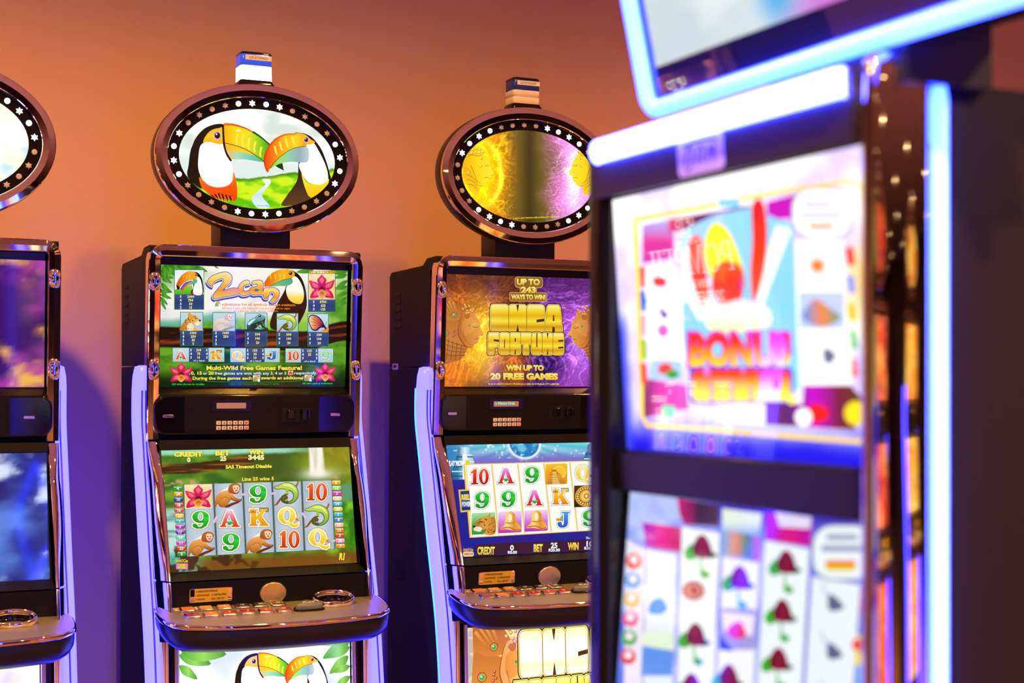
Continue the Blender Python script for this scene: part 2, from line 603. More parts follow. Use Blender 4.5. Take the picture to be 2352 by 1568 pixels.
def fbm(x, y, seed=1, octv=4):
    t = 0; a = 0.5; s = 0
    for k in range(octv):
        t = t + a * vnoise(x * 2 ** k + 17.3 * k, y * 2 ** k + 9.1 * k, seed + k); s += a; a *= 0.5
    return t / s

def sm(e0, e1, x):
    t = np.clip((x - e0) / (e1 - e0), 0, 1)
    return t * t * (3 - 2 * t)

def mixc(c0, c1, t):
    t = np.asarray(t)[..., None]
    return np.asarray(c0, float) * (1 - t) + np.asarray(c1, float) * t

def filaments(x, y, seed, freq=4.0):
    """thin smoky threads"""
    wx = fbm(x * 2, y * 2, seed + 50, 3); wy = fbm(x * 2 + 7, y * 2 + 3, seed + 60, 3)
    n = 0
    for k in range(3):
        a = fbm((x + wx * 0.9) * freq * (1 + 0.6 * k), (y + wy * 0.9) * freq * (1 + 0.6 * k), seed + k * 11, 3)
        n = n + np.clip(1 - np.abs(a - 0.5) * 26, 0, 1) ** 1.5
    return np.clip(n, 0, 1.4)

# ------------------------------------------------------------------ slab-serif card letters
def ringl(cx, cy, a, b, n=26):
    return ell(cx, cy, a, b, n)
GL = {
 'A': ([[(0,0),(.36,0),(.36,.09),(.28,.09),(.33,.24),(.66,.24),(.71,.09),(.62,.09),(.62,0),(1.06,0),(1.06,.09),(.98,.09),(.65,1),(.38,1),(.09,.09),(0,.09)]], [[(.37,.36),(.62,.36),(.50,.74)]], 1.06),
 'K': ([[(0,0),(.46,0),(.46,.1),(.38,.1),(.38,.34),(.46,.43),(.64,.1),(.57,.1),(.57,0),(1.08,0),(1.08,.1),(1.0,.1),(.68,.62),(.90,.9),(1.0,.9),(1.0,1),(.58,1),(.58,.9),(.66,.9),(.38,.54),(.38,.9),(.46,.9),(.46,1),(0,1),(0,.9),(.08,.9),(.08,.1),(0,.1)]], [], 1.08),
 'J': ([[(.30,1),(.30,.9),(.46,.9),(.46,.24),(.40,.12),(.32,.14),(.30,.34),(.04,.34),(.0,.22),(.06,.06),(.22,-.03),(.46,-.03),(.68,.06),(.76,.24),(.76,.9),(.88,.9),(.88,1)]], [], .88),
 '1': ([[(0,0),(.52,0),(.52,.1),(.40,.1),(.40,1),(.22,1),(0,.80),(0,.70),(.14,.76),(.14,.1),(0,.1)]], [], .52),
 '0': ([ringl(.36, .5, .36, .52)], [ringl(.36, .5, .13, .40)], .72),
 'Q': ([ringl(.42, .53, .42, .5), [(.36,.20),(.56,.22),(.70,.06),(.86,.0),(1.0,.12),(1.0,-.06),(.86,-.16),(.66,-.12),(.50,.04),(.36,.04)]], [ringl(.42, .53, .17, .37)], 1.0),
 '9': ([ringl(.42, .67, .42, .36), [(.84,.67),(.83,.40),(.72,.14),(.50,-.02),(.22,-.03),(.02,.08),(.02,.26),(.16,.28),(.26,.20),(.30,.08),(.44,.09),(.54,.22),(.56,.42),(.56,.67)]], [ringl(.42, .69, .14, .25)], .84),
}
GL.update({
 'P': ([[(0,0),(.42,0),(.42,.06),(.30,.07),(.30,.46),(.55,.46),(.78,.58),(.82,.74),(.76,.9),(.56,1),(0,1),(0,.94),(.12,.93),(.12,.07),(0,.06)]], [[(.30,.54),(.50,.54),(.62,.64),(.63,.78),(.52,.92),(.30,.92)]], .82),
 'O': ([ringl(.5, .5, .5, .51)], [ringl(.5, .5, .33, .45)], 1.0),
 'M': ([[(0,0),(.26,0),(.26,.06),(.18,.07),(.20,.8),(.48,0),(.56,0),(.86,.82),(.86,.07),(.76,.06),(.76,0),(1.14,0),(1.14,.06),(1.04,.07),(1.04,.93),(1.14,.94),(1.14,1),(.86,1),(.58,.24),(.30,1),(0,1),(0,.94),(.10,.93),(.10,.07),(0,.06)]], [], 1.14),
 'E': ([[(0,0),(.70,0),(.72,.22),(.66,.22),(.58,.07),(.30,.07),(.30,.47),(.48,.47),(.5,.38),(.56,.38),(.56,.64),(.5,.64),(.48,.55),(.30,.55),(.30,.93),(.56,.93),(.63,.8),(.69,.8),(.67,1),(0,1),(0,.94),(.12,.93),(.12,.07),(0,.06)]], [], .72),
 'I': ([[(0,0),(.42,0),(.42,.06),(.30,.07),(.30,.93),(.42,.94),(.42,1),(0,1),(0,.94),(.12,.93),(.12,.07),(0,.06)]], [], .42),
})
SYMC = {'9': ('v', '#2fd04a', '#12b32a', '#0a8c1c'), '10': ('v', '#f0733a', '#e0491a', '#c23306'), 'A': ('v', '#f6cfe0', '#ee7fa0', '#e2562a', '#d83c14'),
        'K': ('v', '#f7c53a', '#f4b21c', '#e88a0a'), 'Q': ('v', '#fff08a', '#f6d63c', '#eebb20'), 'J': ('v', '#4aa0f0', '#2a74d8', '#1f57b8')}

def symbol(art, ch, cx, cy, h, w=None, colors=None, edge='#5a4a30', rim='#fdf8e0', faint=0.0):
    """card letter centred at cx, cy (sheet units, y down), cap height h"""
    col = colors or SYMC[ch]
    parts = []; x = 0
    for c in ch:
        o, hl, wd = GL[c]
        parts.append((x, o, hl)); x += wd + .06
    tot = x - .06
    kx = (w / tot) if w else h
    for dd, colr in ((0.085, edge), (0.06, rim), (0.0, col)):
        for x0, outs, holes in parts:
            for k, o in enumerate(outs):
                o2 = ccw([(p[0] + x0, p[1]) for p in o])
                o2 = inset(o2, -dd) if dd else o2
                hs = []
                if k == 0:
                    for hl in holes:
                        h2 = ccw([(p[0] + x0, p[1]) for p in hl])
                        hs.append(inset(h2, dd * 0.8) if dd else h2)
                f = lambda l: [(cx + (p[0] - tot / 2) * kx, cy - (p[1] - .5) * h) for p in l]
                art.poly(f(o2), colr, [f(q) for q in hs])
    if ch == 'A':
        art.poly([(cx - .22 * kx, cy + .22 * h), (cx, cy + .08 * h), (cx + .24 * kx, cy + .2 * h), (cx + .02 * kx, cy + .38 * h)], ('v', '#d8f6d8', '#1fae3a', '#0c7c24'))
    if ch == 'K':
        crown(art, cx - .34 * kx, cy - .42 * h, .42 * kx, .34 * h)
    if ch == 'Q':
        crown(art, cx + .42 * kx, cy + .12 * h, .2 * kx, .3 * h)
    if ch == 'J':
        art.rect(cx - .52 * kx, cy - .12 * h, cx - .2 * kx, cy + .1 * h, ('v', '#f7d98a', '#e2a63a'))
        art.stroke([(cx - .52 * kx, cy), (cx - .2 * kx, cy)], .05 * h, '#c04a1a')

def crown(art, cx, cy, w, h):
    art.poly([(cx - w / 2, cy - h * .3), (cx - w * .25, cy), (cx, cy - h * .5), (cx + w * .25, cy), (cx + w / 2, cy - h * .3), (cx + w * .4, cy + h * .5), (cx - w * .4, cy + h * .5)], ('v', '#ffe27a', '#f0a52a', '#d8801a'))
    for dx, dy in ((-.5, -.35), (0, -.55), (.5, -.35)):
        art.ellipse(cx + dx * w, cy + dy * h, w * .08, w * .08, '#fff2b0', 10)
    art.ellipse(cx, cy + h * .2, w * .12, h * .12, '#3a4ac0', 10)

# ------------------------------------------------------------------ animals and flowers of the jungle game
def flower(a, card=False):
    """orchid in a box 100 x 100, y down"""
    if card:
        a.rect(0, 0, 100, 100, ('v', '#fbe6b4', '#f7cf7e', '#f9dc9c'))
    for p in ([(50, 54), (36, 36), (33, 22), (42, 12), (50, 3), (58, 12), (67, 22), (64, 36)],
              [(50, 54), (34, 36), (18, 30), (2, 26), (7, 44), (16, 58), (38, 66)],
              [(50, 54), (66, 36), (82, 30), (98, 24), (94, 44), (84, 58), (62, 66)],
              [(50, 56), (30, 58), (12, 72), (6, 96), (26, 94), (40, 88), (48, 74)],
              [(50, 56), (70, 58), (88, 72), (95, 96), (74, 94), (60, 88), (52, 74)]):
        a.blob(p, '#a00e3c', 4)
        c = np.mean(np.array(p), 0)
        q = [tuple(c + (np.array(t) - c) * .92) for t in p]
        a.blob(q, ('v', '#f0406c', '#e01c50', '#cc1446'), 4)
        q = [tuple(c + (np.array(t) - c) * .5) for t in p]
        a.blob(q, ('v', '#f6809c', '#ec4a74'), 4)
    a.blob([(50, 48), (38, 60), (36, 76), (50, 84), (64, 76), (62, 60)], '#6e0c28', 4)
    a.blob([(50, 60), (40, 64), (31, 72), (38, 88), (50, 98), (62, 88), (69, 72), (60, 64)], ('v', '#e8781c', '#f6c04a'), 4)
    a.blob([(50, 70), (42, 75), (43, 88), (50, 93), (58, 88), (59, 75)], ('v', '#b8480c', '#f6a868'), 4)

def monkey(a, pale=False):
    """brown monkey on a branch, box 220 x 190, y down"""
    c1 = ('v', '#f0b060', '#e0903c', '#c2742a', '#965020') if not pale else ('v', '#f0e0d0', '#d8c8b8', '#c8b8a8')
    dk = '#7a3c14' if not pale else '#b8a494'
    if not pale:
        a.blob([(40, 76), (84, 44), (124, 22), (150, 30), (140, 70), (90, 92)], '#f8f4ea')
    a.blob([(80, 190), (104, 172), (140, 158), (184, 146), (222, 128), (222, 142), (190, 162), (150, 176), (112, 192)], '#6a3014' if not pale else '#a89484')
    a.blob([(0, 190), (3, 130), (18, 92), (48, 68), (88, 58), (120, 56), (146, 72), (154, 96), (148, 120), (132, 138), (112, 150), (98, 176), (70, 190), (40, 182), (24, 162), (10, 184)], c1)
    a.blob([(124, 92), (142, 84), (164, 106), (192, 124), (214, 128), (216, 140), (190, 146), (158, 140), (130, 122)], c1)
    a.stroke([(132, 118), (160, 140), (200, 146)], 5, dk)
    a.blob([(48, 118), (84, 102), (116, 116), (126, 142), (108, 168), (76, 184), (48, 170), (38, 146)], ('v', '#e8a050', '#d08434', '#b06826') if not pale else '#ddd0c2')
    a.stroke([(44, 128), (80, 108), (112, 120), (122, 144)], 4, dk)
    a.blob([(112, 56), (118, 24), (140, 4), (172, 0), (202, 10), (216, 32), (208, 58), (194, 82), (170, 88), (140, 80), (120, 76)], ('v', '#c0692c', '#b45c24', '#a04e1c') if not pale else ('v', '#dccabc', '#ccb8a8'))
    a.blob([(150, 24), (172, 15), (198, 22), (206, 42), (196, 66), (178, 76), (158, 62)], '#f6d0a0' if not pale else '#f2e4d8')
    for ex in (166, 190):
        a.ellipse(ex, 38, 8, 8, '#fff8ea', 12)
        a.ellipse(ex, 39, 5, 6, '#2a1408', 10)
    a.ellipse(180, 58, 11, 8, '#c07a4a' if not pale else '#c8a898', 12)

def chameleon(a):
    """green chameleon on a branch, box 220 x 190, y down"""
    a.poly([(0, 190), (20, 176), (50, 136), (90, 100), (120, 92), (124, 104), (96, 120), (60, 150), (34, 186), (6, 196)], ('h', '#b8641c', '#8a4412', '#a8581c'))
    a.poly([(176, 36), (190, 20), (196, 0), (210, 0), (206, 24), (190, 50)], '#b8681c')
    a.blob([(60, 16), (100, 6), (150, 14), (190, 44), (206, 84), (204, 128), (180, 164), (140, 182), (96, 178), (66, 160), (60, 130), (80, 108), (104, 110), (120, 128), (112, 146), (98, 146), (110, 160), (140, 156), (162, 130), (160, 104), (140, 80), (100, 66), (70, 60), (34, 62), (6, 52), (8, 36), (30, 30)], '#3c5a14')
    a.blob([(62, 20), (100, 11), (148, 19), (186, 48), (201, 86), (198, 126), (176, 159), (140, 176), (120, 172), (150, 158), (168, 130), (166, 100), (144, 74), (100, 60), (70, 55), (34, 57), (11, 49), (13, 39), (34, 34)], ('v', '#c6e05a', '#a8cc44', '#86a834'))
    a.blob([(70, 24), (110, 18), (150, 30), (180, 60), (190, 90), (172, 70), (140, 44), (100, 36)], '#e4f08c')
    a.blob([(68, 132), (84, 114), (104, 116), (114, 130), (104, 142), (92, 138), (96, 130), (86, 128), (78, 140), (92, 154), (120, 156), (100, 170), (76, 158)], '#5a5418')
    a.stroke([(104, 128), (96, 122), (86, 124), (80, 134), (86, 148), (104, 156), (124, 150)], 5, '#8a7c30')
    a.blob([(100, 60), (124, 66), (120, 96), (104, 100), (100, 80)], '#9cc040')
    a.ellipse(40, 40, 8, 7, '#e6e88a', 12); a.ellipse(40, 40, 4, 4, '#2a2a08', 10)

def toucan_head(a):
    """toucan card, box 250 x 210, y down"""
    a.rect(0, 0, 250, 210, ('v', '#dfeef8', '#fdfcf6', '#e8f6d8'))
    a.poly([(0, 170), (60, 150), (150, 130), (150, 210), (0, 210)], ('v', '#8ed83c', '#4ab01c'))
    a.blob([(160, 20), (200, 24), (230, 60), (244, 110), (242, 210), (150, 210), (140, 190), (158, 150), (160, 90)], '#161210')
    a.blob([(186, 60), (214, 66), (234, 120), (236, 210), (166, 210), (160, 160), (176, 110)], '#fffdf2')
    a.poly([(140, 190), (160, 190), (158, 210), (136, 210)], '#b02018')
    a.blob([(172, 16), (120, 10), (70, 36), (34, 80), (14, 130), (24, 170), (44, 150), (70, 120), (120, 92), (186, 78), (190, 44)], ('h', '#d8421a', '#f0821c', '#f7a728', '#f3a01e'))
    a.blob([(24, 172), (14, 130), (20, 130), (44, 152)], '#1c1410')
    a.blob([(50, 160), (80, 116), (130, 94), (150, 96), (100, 130), (64, 170)], '#3c62c8')
    a.blob([(60, 180), (70, 150), (110, 118), (186, 80), (190, 110), (130, 130), (90, 150), (70, 184)], ('h', '#e0441a', '#f07a20', '#4cc08a', '#48b4a0'))
    for k in range(4):
        a.stroke([(78 + k * 26, 46 + 2 * k), (74 + k * 27, 84 - 6 * k)], 5, '#f8c84a')
    a.ellipse(184, 44, 12, 12, '#f7b93a', 14); a.ellipse(184, 44, 7, 8, '#1a1030', 12)

def jaguar(a):
    """spotted cat head, box 190 x 150, y down"""
    a.rect(0, 0, 190, 150, ('v', '#c4dce8', '#a8c8dc'))
    a.blob([(0, 150), (6, 110), (34, 70), (60, 40), (64, 10), (84, 4), (96, 18), (130, 24), (156, 46), (176, 66), (166, 84), (172, 100), (150, 112), (120, 106), (116, 122), (150, 132), (186, 144), (186, 150)], ('h', '#b4701c', '#e8a83c', '#f4cc80'))
    a.blob([(124, 78), (150, 74), (168, 86), (164, 102), (140, 108), (120, 96)], '#f8ead0')
    a.blob([(80, 84), (110, 106), (106, 148), (60, 148), (56, 110)], '#f6e4c0')
    a.blob([(160, 58), (176, 64), (170, 74), (158, 70)], '#3a1c10')
    rnd = random.Random(4)
    for k in range(34):
        x, y = 20 + rnd.random() * 110, 30 + rnd.random() * 110
        if y < 100 - x * .9 or (x > 90 and y > 84) or (70 < x < 112 and y > 92): continue
        a.ellipse(x, y, 3 + rnd.random() * 3.5, 2 + rnd.random() * 2.5, '#3c1e08', 8, rnd.random() * 3)
    a.stroke([(124, 52), (138, 50), (150, 56)], 5, '#2c1608')

def frog(a):
    a.rect(0, 0, 190, 150, ('v', '#b8dce8', '#90bccc'))
    a.blob([(0, 150), (10, 130), (60, 128), (140, 134), (190, 120), (190, 150)], '#0c3a1c')
    a.blob([(14, 124), (16, 84), (40, 56), (80, 36), (110, 10), (134, 8), (170, 22), (178, 40), (150, 66), (110, 96), (80, 120), (46, 130)], ('v', '#6cbcc0', '#2c7c78', '#123c38'))
    a.blob([(50, 96), (100, 74), (150, 60), (176, 44), (170, 90), (180, 122), (150, 120), (130, 96), (90, 126), (50, 130)], '#0e2c20')
    a.blob([(24, 80), (60, 54), (90, 44), (70, 70), (30, 100)], '#b8f0f0')
    a.ellipse(126, 22, 12, 12, '#102020', 14); a.ellipse(124, 19, 4, 4, '#ffffff', 8)
    a.stroke([(150, 70), (160, 100), (182, 116)], 9, '#2a9a4c'); a.stroke([(100, 90), (120, 116), (160, 128)], 9, '#2a9a4c')

def butterfly(a):
    a.rect(0, 0, 180, 150, ('v', '#c8e0ea', '#a8ccd8'))
    a.blob([(120, 150), (150, 122), (180, 110), (180, 150)], '#f0901c')
    a.blob([(8, 20), (40, 6), (90, 20), (130, 60), (150, 110), (110, 116), (80, 140), (40, 136), (16, 100), (2, 60)], '#2a0c10')
    a.blob([(14, 26), (42, 14), (86, 28), (122, 66), (140, 104), (104, 104), (74, 128), (44, 126), (22, 96), (10, 58)], ('h', '#f4d8b8', '#e8903c', '#d8501c', '#8c1c28'))
    for e in ((20, 30), (50, 16), (14, 60), (26, 96), (50, 124), (80, 124)):
        a.stroke([(138, 100), ((138 + e[0]) / 2, (100 + e[1]) / 2 - 4), e], 4, '#4a1014', 2)
    a.stroke([(130, 96), (150, 108), (160, 128)], 14, '#1c1428'); a.stroke([(150, 100), (162, 82), (166, 62)], 3, '#1c1428')

def put(scr, fn, x0, y0, w, h, bw, bh, shear=0.0, **kw):
    """draw a boxed motif (bw x bh units) into the sheet rectangle at x0, y0"""
    a = Art(scr)
    m0 = a._map
    def mp(P):
        P = np.asarray(P, float).reshape(-1, 2)
        return np.c_[x0 + P[:, 0] * w / bw, y0 + P[:, 1] * h / bh + shear * P[:, 0] * w / bw]
    a._map = mp
    fn(a, **kw)
    return a

def toucan_left(a):
    """sheet units of the oval sign: toucan facing right"""
    a.blob([(712, 634), (640, 632), (560, 665), (500, 730), (472, 790), (455, 840), (442, 940), (432, 1010), (470, 1070), (545, 1112), (530, 1000), (560, 800), (600, 700), (706, 690)], '#1c1208')
    a.blob([(556, 775), (578, 712), (620, 674), (672, 660), (706, 664), (712, 790), (650, 800)], ('v', '#f7b416', '#fbc21e', '#f4930c'))
    a.blob([(522, 1030), (560, 1060), (640, 1090), (730, 1080), (772, 1040), (784, 990), (804, 1060), (812, 1140), (800, 1206), (740, 1196), (650, 1184), (580, 1140), (540, 1100)], ('v', '#f9781a', '#f4540a', '#e63c06'))
    a.blob([(532, 795), (570, 766), (620, 768), (668, 780), (710, 786), (728, 850), (764, 908), (780, 1000), (772, 1062), (730, 1096), (660, 1106), (590, 1085), (540, 1030), (516, 960), (518, 870)], '#fffffa')
    rnd = random.Random(2)
    for k in range(14):
        x = 590 + k * 14
        a.poly([(x - 12, 1150 + abs(k - 6) * 3), (x + 16, 1150 + abs(k - 6) * 3), (x + 4 + rnd.random() * 8, 1215)], '#f4540a' if k % 2 else '#3a0e06')
    a.blob([(706, 632), (780, 630), (870, 655), (960, 702), (1040, 762), (1080, 802), (1045, 850), (1016, 880), (1018, 914), (950, 874), (870, 816), (800, 790), (714, 774)], ('h', '#f7a40e', '#f9cf10', '#e8d820', '#7cc820', '#1c8c20'))
    a.stroke([(708, 634), (780, 634), (870, 660), (930, 690)], 18, ('h', '#e8641a', '#e04a10', '#c86010'), 8)
    a.stroke([(930, 688), (1000, 735), (1072, 800)], 16, '#14501a', 8)
    for k, (x, y) in enumerate(((805, 700), (850, 710), (896, 735), (940, 762), (985, 800))):
        a.stroke([(x + 10, y), (x, y + 50), (x + 6, y + 100 - 6 * k)], 17, '#fbe24a', 12)
    a.blob([(718, 772), (800, 794), (880, 826), (960, 876), (1018, 914), (960, 910), (870, 896), (762, 892), (742, 850)], ('h', '#f0a840', '#9cd4b0', '#6cc0b0', '#5cb070'))
    a.blob([(720, 774), (800, 794), (880, 824), (950, 868), (880, 850), (800, 836), (734, 826)], ('h', '#f4b020', '#f7c428', '#c8c840'))
    a.stroke([(718, 772), (800, 792), (880, 822), (960, 872), (1018, 912)], 5, '#4a1c08')
    a.stroke([(703, 636), (708, 740), (715, 800), (735, 860), (766, 908)], 15, '#1c1208')
    a.ellipse(820, 679, 22, 7, '#fff6b0', 14)
    a.ellipse(660, 716, 30, 32, '#c8a8c8', 24); a.ellipse(661, 716, 21, 24, '#2a1408', 20); a.ellipse(655, 706, 6, 7, '#ffffff', 10)

def toucan_right(a):
    a.blob([(1250, 704), (1300, 698), (1340, 708), (1390, 740), (1450, 820), (1490, 920), (1512, 1000), (1522, 1050), (1480, 1080), (1440, 960), (1380, 800)], '#1a1008')
    a.blob([(1276, 920), (1292, 930), (1300, 1020), (1330, 1120), (1372, 1180), (1290, 1230), (1150, 1246), (1180, 1180), (1232, 1110), (1270, 1040)], ('v', '#2a1c10', '#40281a', '#5a4020'))
    a.blob([(1300, 1000), (1340, 1070), (1440, 1090), (1506, 1040), (1480, 1125), (1374, 1182), (1330, 1120)], ('v', '#f8e060', '#f7d020', '#f0c010'))
    a.blob([(1330, 800), (1384, 768), (1430, 832), (1478, 930), (1500, 1010), (1492, 1060), (1430, 1086), (1350, 1066), (1302, 1000), (1280, 930), (1340, 900)], '#fffffa')
    a.blob([(1250, 704), (1320, 706), (1372, 746), (1402, 768), (1350, 784), (1300, 770)], '#f6b01a')
    a.blob([(1330, 797), (1356, 840), (1345, 912), (1290, 918), (1200, 914), (1120, 934), (1058, 966), (1110, 900), (1170, 850), (1240, 810)], ('h', '#8cd840', '#9cd860', '#8cc8a8', '#8aa8b0', '#b8c8d0'))
    a.blob([(1256, 704), (1180, 705), (1110, 735), (1060, 780), (1025, 840), (1012, 900), (1020, 955), (1042, 996), (1062, 960), (1110, 900), (1170, 850), (1240, 812), (1335, 795), (1316, 740)], ('h', '#e03c10', '#f07a10', '#f9b418', '#fbcc1c', '#f49018'))
    a.stroke([(1256, 706), (1180, 709), (1112, 738), (1064, 784), (1030, 842), (1017, 900), (1024, 950), (1040, 985)], 14, ('h', '#d8300c', '#e85a10', '#f08a18'), 10)
    for k, (x, y) in enumerate(((1100, 820), (1140, 790), (1185, 765), (1235, 750))):
        a.stroke([(x - 6, y - 26), (x + 4, y + 14), (x + 14, y + 44 - 4 * k)], 16, '#fbe650', 10)
    a.stroke([(1335, 796), (1240, 812), (1170, 852), (1110, 902), (1060, 964)], 4, '#5a2008')
    a.ellipse(1336, 748, 20, 22, '#c8a8d0', 20); a.ellipse(1335, 748, 14, 16, '#24120a', 16); a.ellipse(1331, 742, 4, 5, '#ffffff', 8)

def pic_toucans(scr, parent_part, top):
    g = Art(scr)
    def fn(U, V):
        n = fbm(U * 5, V * 5, 3, 4)
        sky = mixc((255, 255, 250), (205, 218, 210), sm(.50, .75, n) * sm(.3, .6, V) * .9)
        sky = mixc(sky, (214, 226, 222), sm(.62, .42, V) * .9)
        hz = .29 + .10 * sm(.38, .8, U) + .012 * fbm(U * 60, U * 0, 4, 2) + .06 * sm(.85, 1, U)
        gn = fbm(U * 9, V * 16, 9, 4)
        gr = mixc((90, 190, 14), (205, 235, 30), sm(.35, .65, gn))
        gr = mixc(gr, (40, 120, 16), sm(.05, .0, hz - V) * .8)
        t = sm(hz + .006, hz - .006, V)
        return mixc(sky, gr, t)
    g.grid(160, 70, fn)
    o = g.build('sign_picture', parent_part)
    a = Art(scr)
    a.blob([(1000, 1046), (1060, 1046), (1062, 1080), (1012, 1140), (1004, 1180), (1056, 1240), (1040, 1262), (960, 1256), (922, 1190), (962, 1140), (1024, 1085)], ('v', '#f0f8ff', '#c8dcec', '#d8ecf4'))
    a.poly([(1080, 925), (1150, 900), (1166, 980), (1118, 956)], '#143818')
    a.build('river_picture', o)
    a = Art(scr); toucan_left(a); a.build('toucan_picture', o)
    a = Art(scr); toucan_right(a); a.build('toucan_picture', o)
    a = Art(scr)
    s = '© ARISTOCRAT TECHNOLOGIES AUSTRALIA PTY LIMITED'
    a.text(s, 960, 1252, 13, '#18a428', 'c', .01, 400, res=1)
    a.build('sign_lettering', o)
    return o
def payrows(a, x1, x2, y0, dy, rows, h=21):
    for k, (n, v) in enumerate(rows):
        a.text(n, x1, y0 + k * dy, h, '#f2f2ff', 'c', .03, res=1)
        if v: a.text(v, x2, y0 + k * dy, h, '#fbef8a', 'c', .03, res=1)

def pic_jungle_pays(scr, parent, name='upper_screen'):
    g = Art(scr)
    def fn(U, V):
        n = fbm(U * 6, V * 6, 21, 4); n2 = fbm(U * 14, V * 9, 33, 4)
        c = mixc((250, 244, 232), (150, 190, 235), sm(.62, .45, V + .25 * n - .12) * sm(.6, .2, U))
        c = mixc(c, (168, 196, 226), sm(.5, .75, n) * .35)
        hill = .50 + .08 * sm(.0, .4, U) - .02 + .03 * (fbm(U * 8, U * 0 + 3, 5, 3) - .5)
        c = mixc(c, (104, 180, 150), sm(hill + .10, hill + .03, V) * sm(.55, .2, U))
        gb = mixc((70, 150, 30), (170, 220, 60), sm(.3, .7, n2) * (.4 + .6 * U[...]))
        c = mixc(c, gb, sm(hill + .04, hill - .03, V))
        c = mixc(c, (150, 205, 70), sm(.70, .74, U) * sm(.70, .62, V) * .8)
        lf = sm(.30, .0, np.hypot(U * .9, (1 - V) * 1.0) + .16 * (n2 - .5)) 
        c = mixc(c, mixc((40, 104, 20), (110, 176, 50), n), np.clip(lf * .8, 0, 1))
        lf = sm(.26, .0, np.hypot((1 - U) * 1.4, (V - .72) * .7) + .2 * (n2 - .5))
        c = mixc(c, mixc((50, 120, 24), (140, 196, 60), n2), np.clip(lf * 1.6, 0, 1))
        br = .41 - .03 * U + .10 * sm(.75, 1.0, U)       # branch
        d = (V - br) / .085
        bark = mixc((38, 18, 10), (165, 70, 26), sm(.45, .75, fbm(U * 5, V * 40 - U * 6, 41, 3)) * sm(1.0, .3, np.abs(d)))
        c = mixc(c, bark, sm(1.08, .92, np.abs(d)))
        low = mixc((24, 62, 12), (104, 168, 34), sm(.35, .7, fbm(U * 7 + 3, V * 8, 55, 4)))
        low = mixc(low, (18, 40, 10), sm(.2, .02, V))
        c = mixc(c, low, sm(br - .075, br - .10, V))
        return c
    g.grid(190, 120, fn)
    o = g.build(name, parent)
    # leaves in the two upper corners
    a = Art(scr)
    rnd = random.Random(8)
    for (x, y, ang, L) in ((420, 262, 25, 150), (430, 250, 8, 230), (470, 255, 18, 190), (405, 330, 40, 120), (415, 370, 20, 90), (408, 430, 30, 110), (405, 470, 10, 80), (404, 520, 50, 90), (410, 560, 62, 80), (640, 262, 12, 150), (600, 262, 30, 90), (860, 262, 30, 40), (410, 300, 60, 90), (540, 262, 6, 180), (405, 300, 12, 130), (404, 350, 5, 110), (404, 400, 48, 120), (403, 450, 55, 110), (402, 500, 20, 100), (420, 262, 70, 120), (450, 256, 50, 120), (500, 258, 40, 90), (402, 545, 30, 70), (700, 262, 25, 110)):
        r = math.radians(ang)
        ex, ey = x + L * math.cos(r), y + L * math.sin(r)
        px, py = -math.sin(r) * L * .16, math.cos(r) * L * .16
        mx, my = x + L * .4 * math.cos(r), y + L * .4 * math.sin(r)
        a.blob([(x, y), (mx + px, my + py), (ex, ey), (mx - px, my - py)], ('h', '#2c6c16', '#58a82c', '#2e7a1a'), 4)
    for (x, y, ang, L) in ((1985, 330, 165, 120), (1990, 380, 150, 110), (1985, 430, 170, 120), (1985, 480, 160, 100), (1980, 520, 140, 110), (1990, 300, 178, 180), (1700, 285, 170, 150), (1980, 560, 150, 90)):
        r = math.radians(ang)
        ex, ey = x + L * math.cos(r), y + L * math.sin(r)
        px, py = -math.sin(r) * L * .17, math.cos(r) * L * .17
        mx, my = x + L * .4 * math.cos(r), y + L * .4 * math.sin(r)
        a.blob([(x, y), (mx + px, my + py), (ex, ey), (mx - px, my - py)], ('h', '#5aa82c', '#3c8020'), 4)
    a.build_each('leaf_picture', o)
    # the big toucan beside the title
    a = Art(scr)
    a.blob([(1470, 290), (1530, 300), (1590, 350), (1625, 430), (1640, 520), (1640, 600), (1610, 680), (1560, 770), (1520, 830), (1380, 800), (1330, 770), (1345, 680), (1400, 560), (1450, 470), (1470, 400), (1480, 340)], '#181008')
    a.blob([(1520, 350), (1560, 356), (1600, 420), (1618, 500), (1600, 570), (1545, 575), (1490, 540), (1465, 470), (1475, 420)], ('v', '#fffef4', '#fffdf0', '#fffdf0', '#f8e060', '#f0c020'))
    a.blob([(1458, 288), (1500, 290), (1540, 320), (1520, 360), (1490, 345)], '#f6b01a')
    a.blob([(1300, 440), (1380, 400), (1450, 370), (1510, 360), (1520, 400), (1470, 425), (1380, 428), (1310, 448)], ('h', '#7cc83c', '#60c080', '#48a890'))
    a.blob([(1466, 288), (1400, 292), (1330, 330), (1285, 390), (1266, 440), (1272, 470), (1310, 440), (1380, 398), (1450, 370), (1512, 358), (1500, 310)], ('h', '#e0501a', '#f0861a', '#f9b824', '#f49a1c'))
    for x in (1330, 1370, 1410, 1445):
        a.stroke([(x, 330), (x + 8, 370)], 11, '#f9d040', 7)
    a.stroke([(1300, 446), (1380, 402), (1450, 374), (1512, 362)], 4, '#7a2a08')
    a.ellipse(1503, 319, 15, 15, '#2a1030', 14); a.ellipse(1499, 314, 5, 5, '#fff', 8)
    a.build('toucan_picture', o)
    # title 2can
    a = Art(scr)
    two = [(800, 395), (830, 350), (900, 320), (960, 312), (1000, 340), (1002, 385), (960, 430), (920, 470), (1000, 448), (1060, 450), (1070, 480), (1040, 500), (930, 520), (858, 535), (850, 500), (900, 440), (935, 390), (930, 365), (900, 368), (850, 395), (835, 430)]
    cc = [(1150, 385), (1110, 385), (1070, 420), (1062, 470), (1090, 505), (1140, 500), (1165, 480), (1150, 465), (1120, 475), (1100, 455), (1110, 420), (1150, 412)]
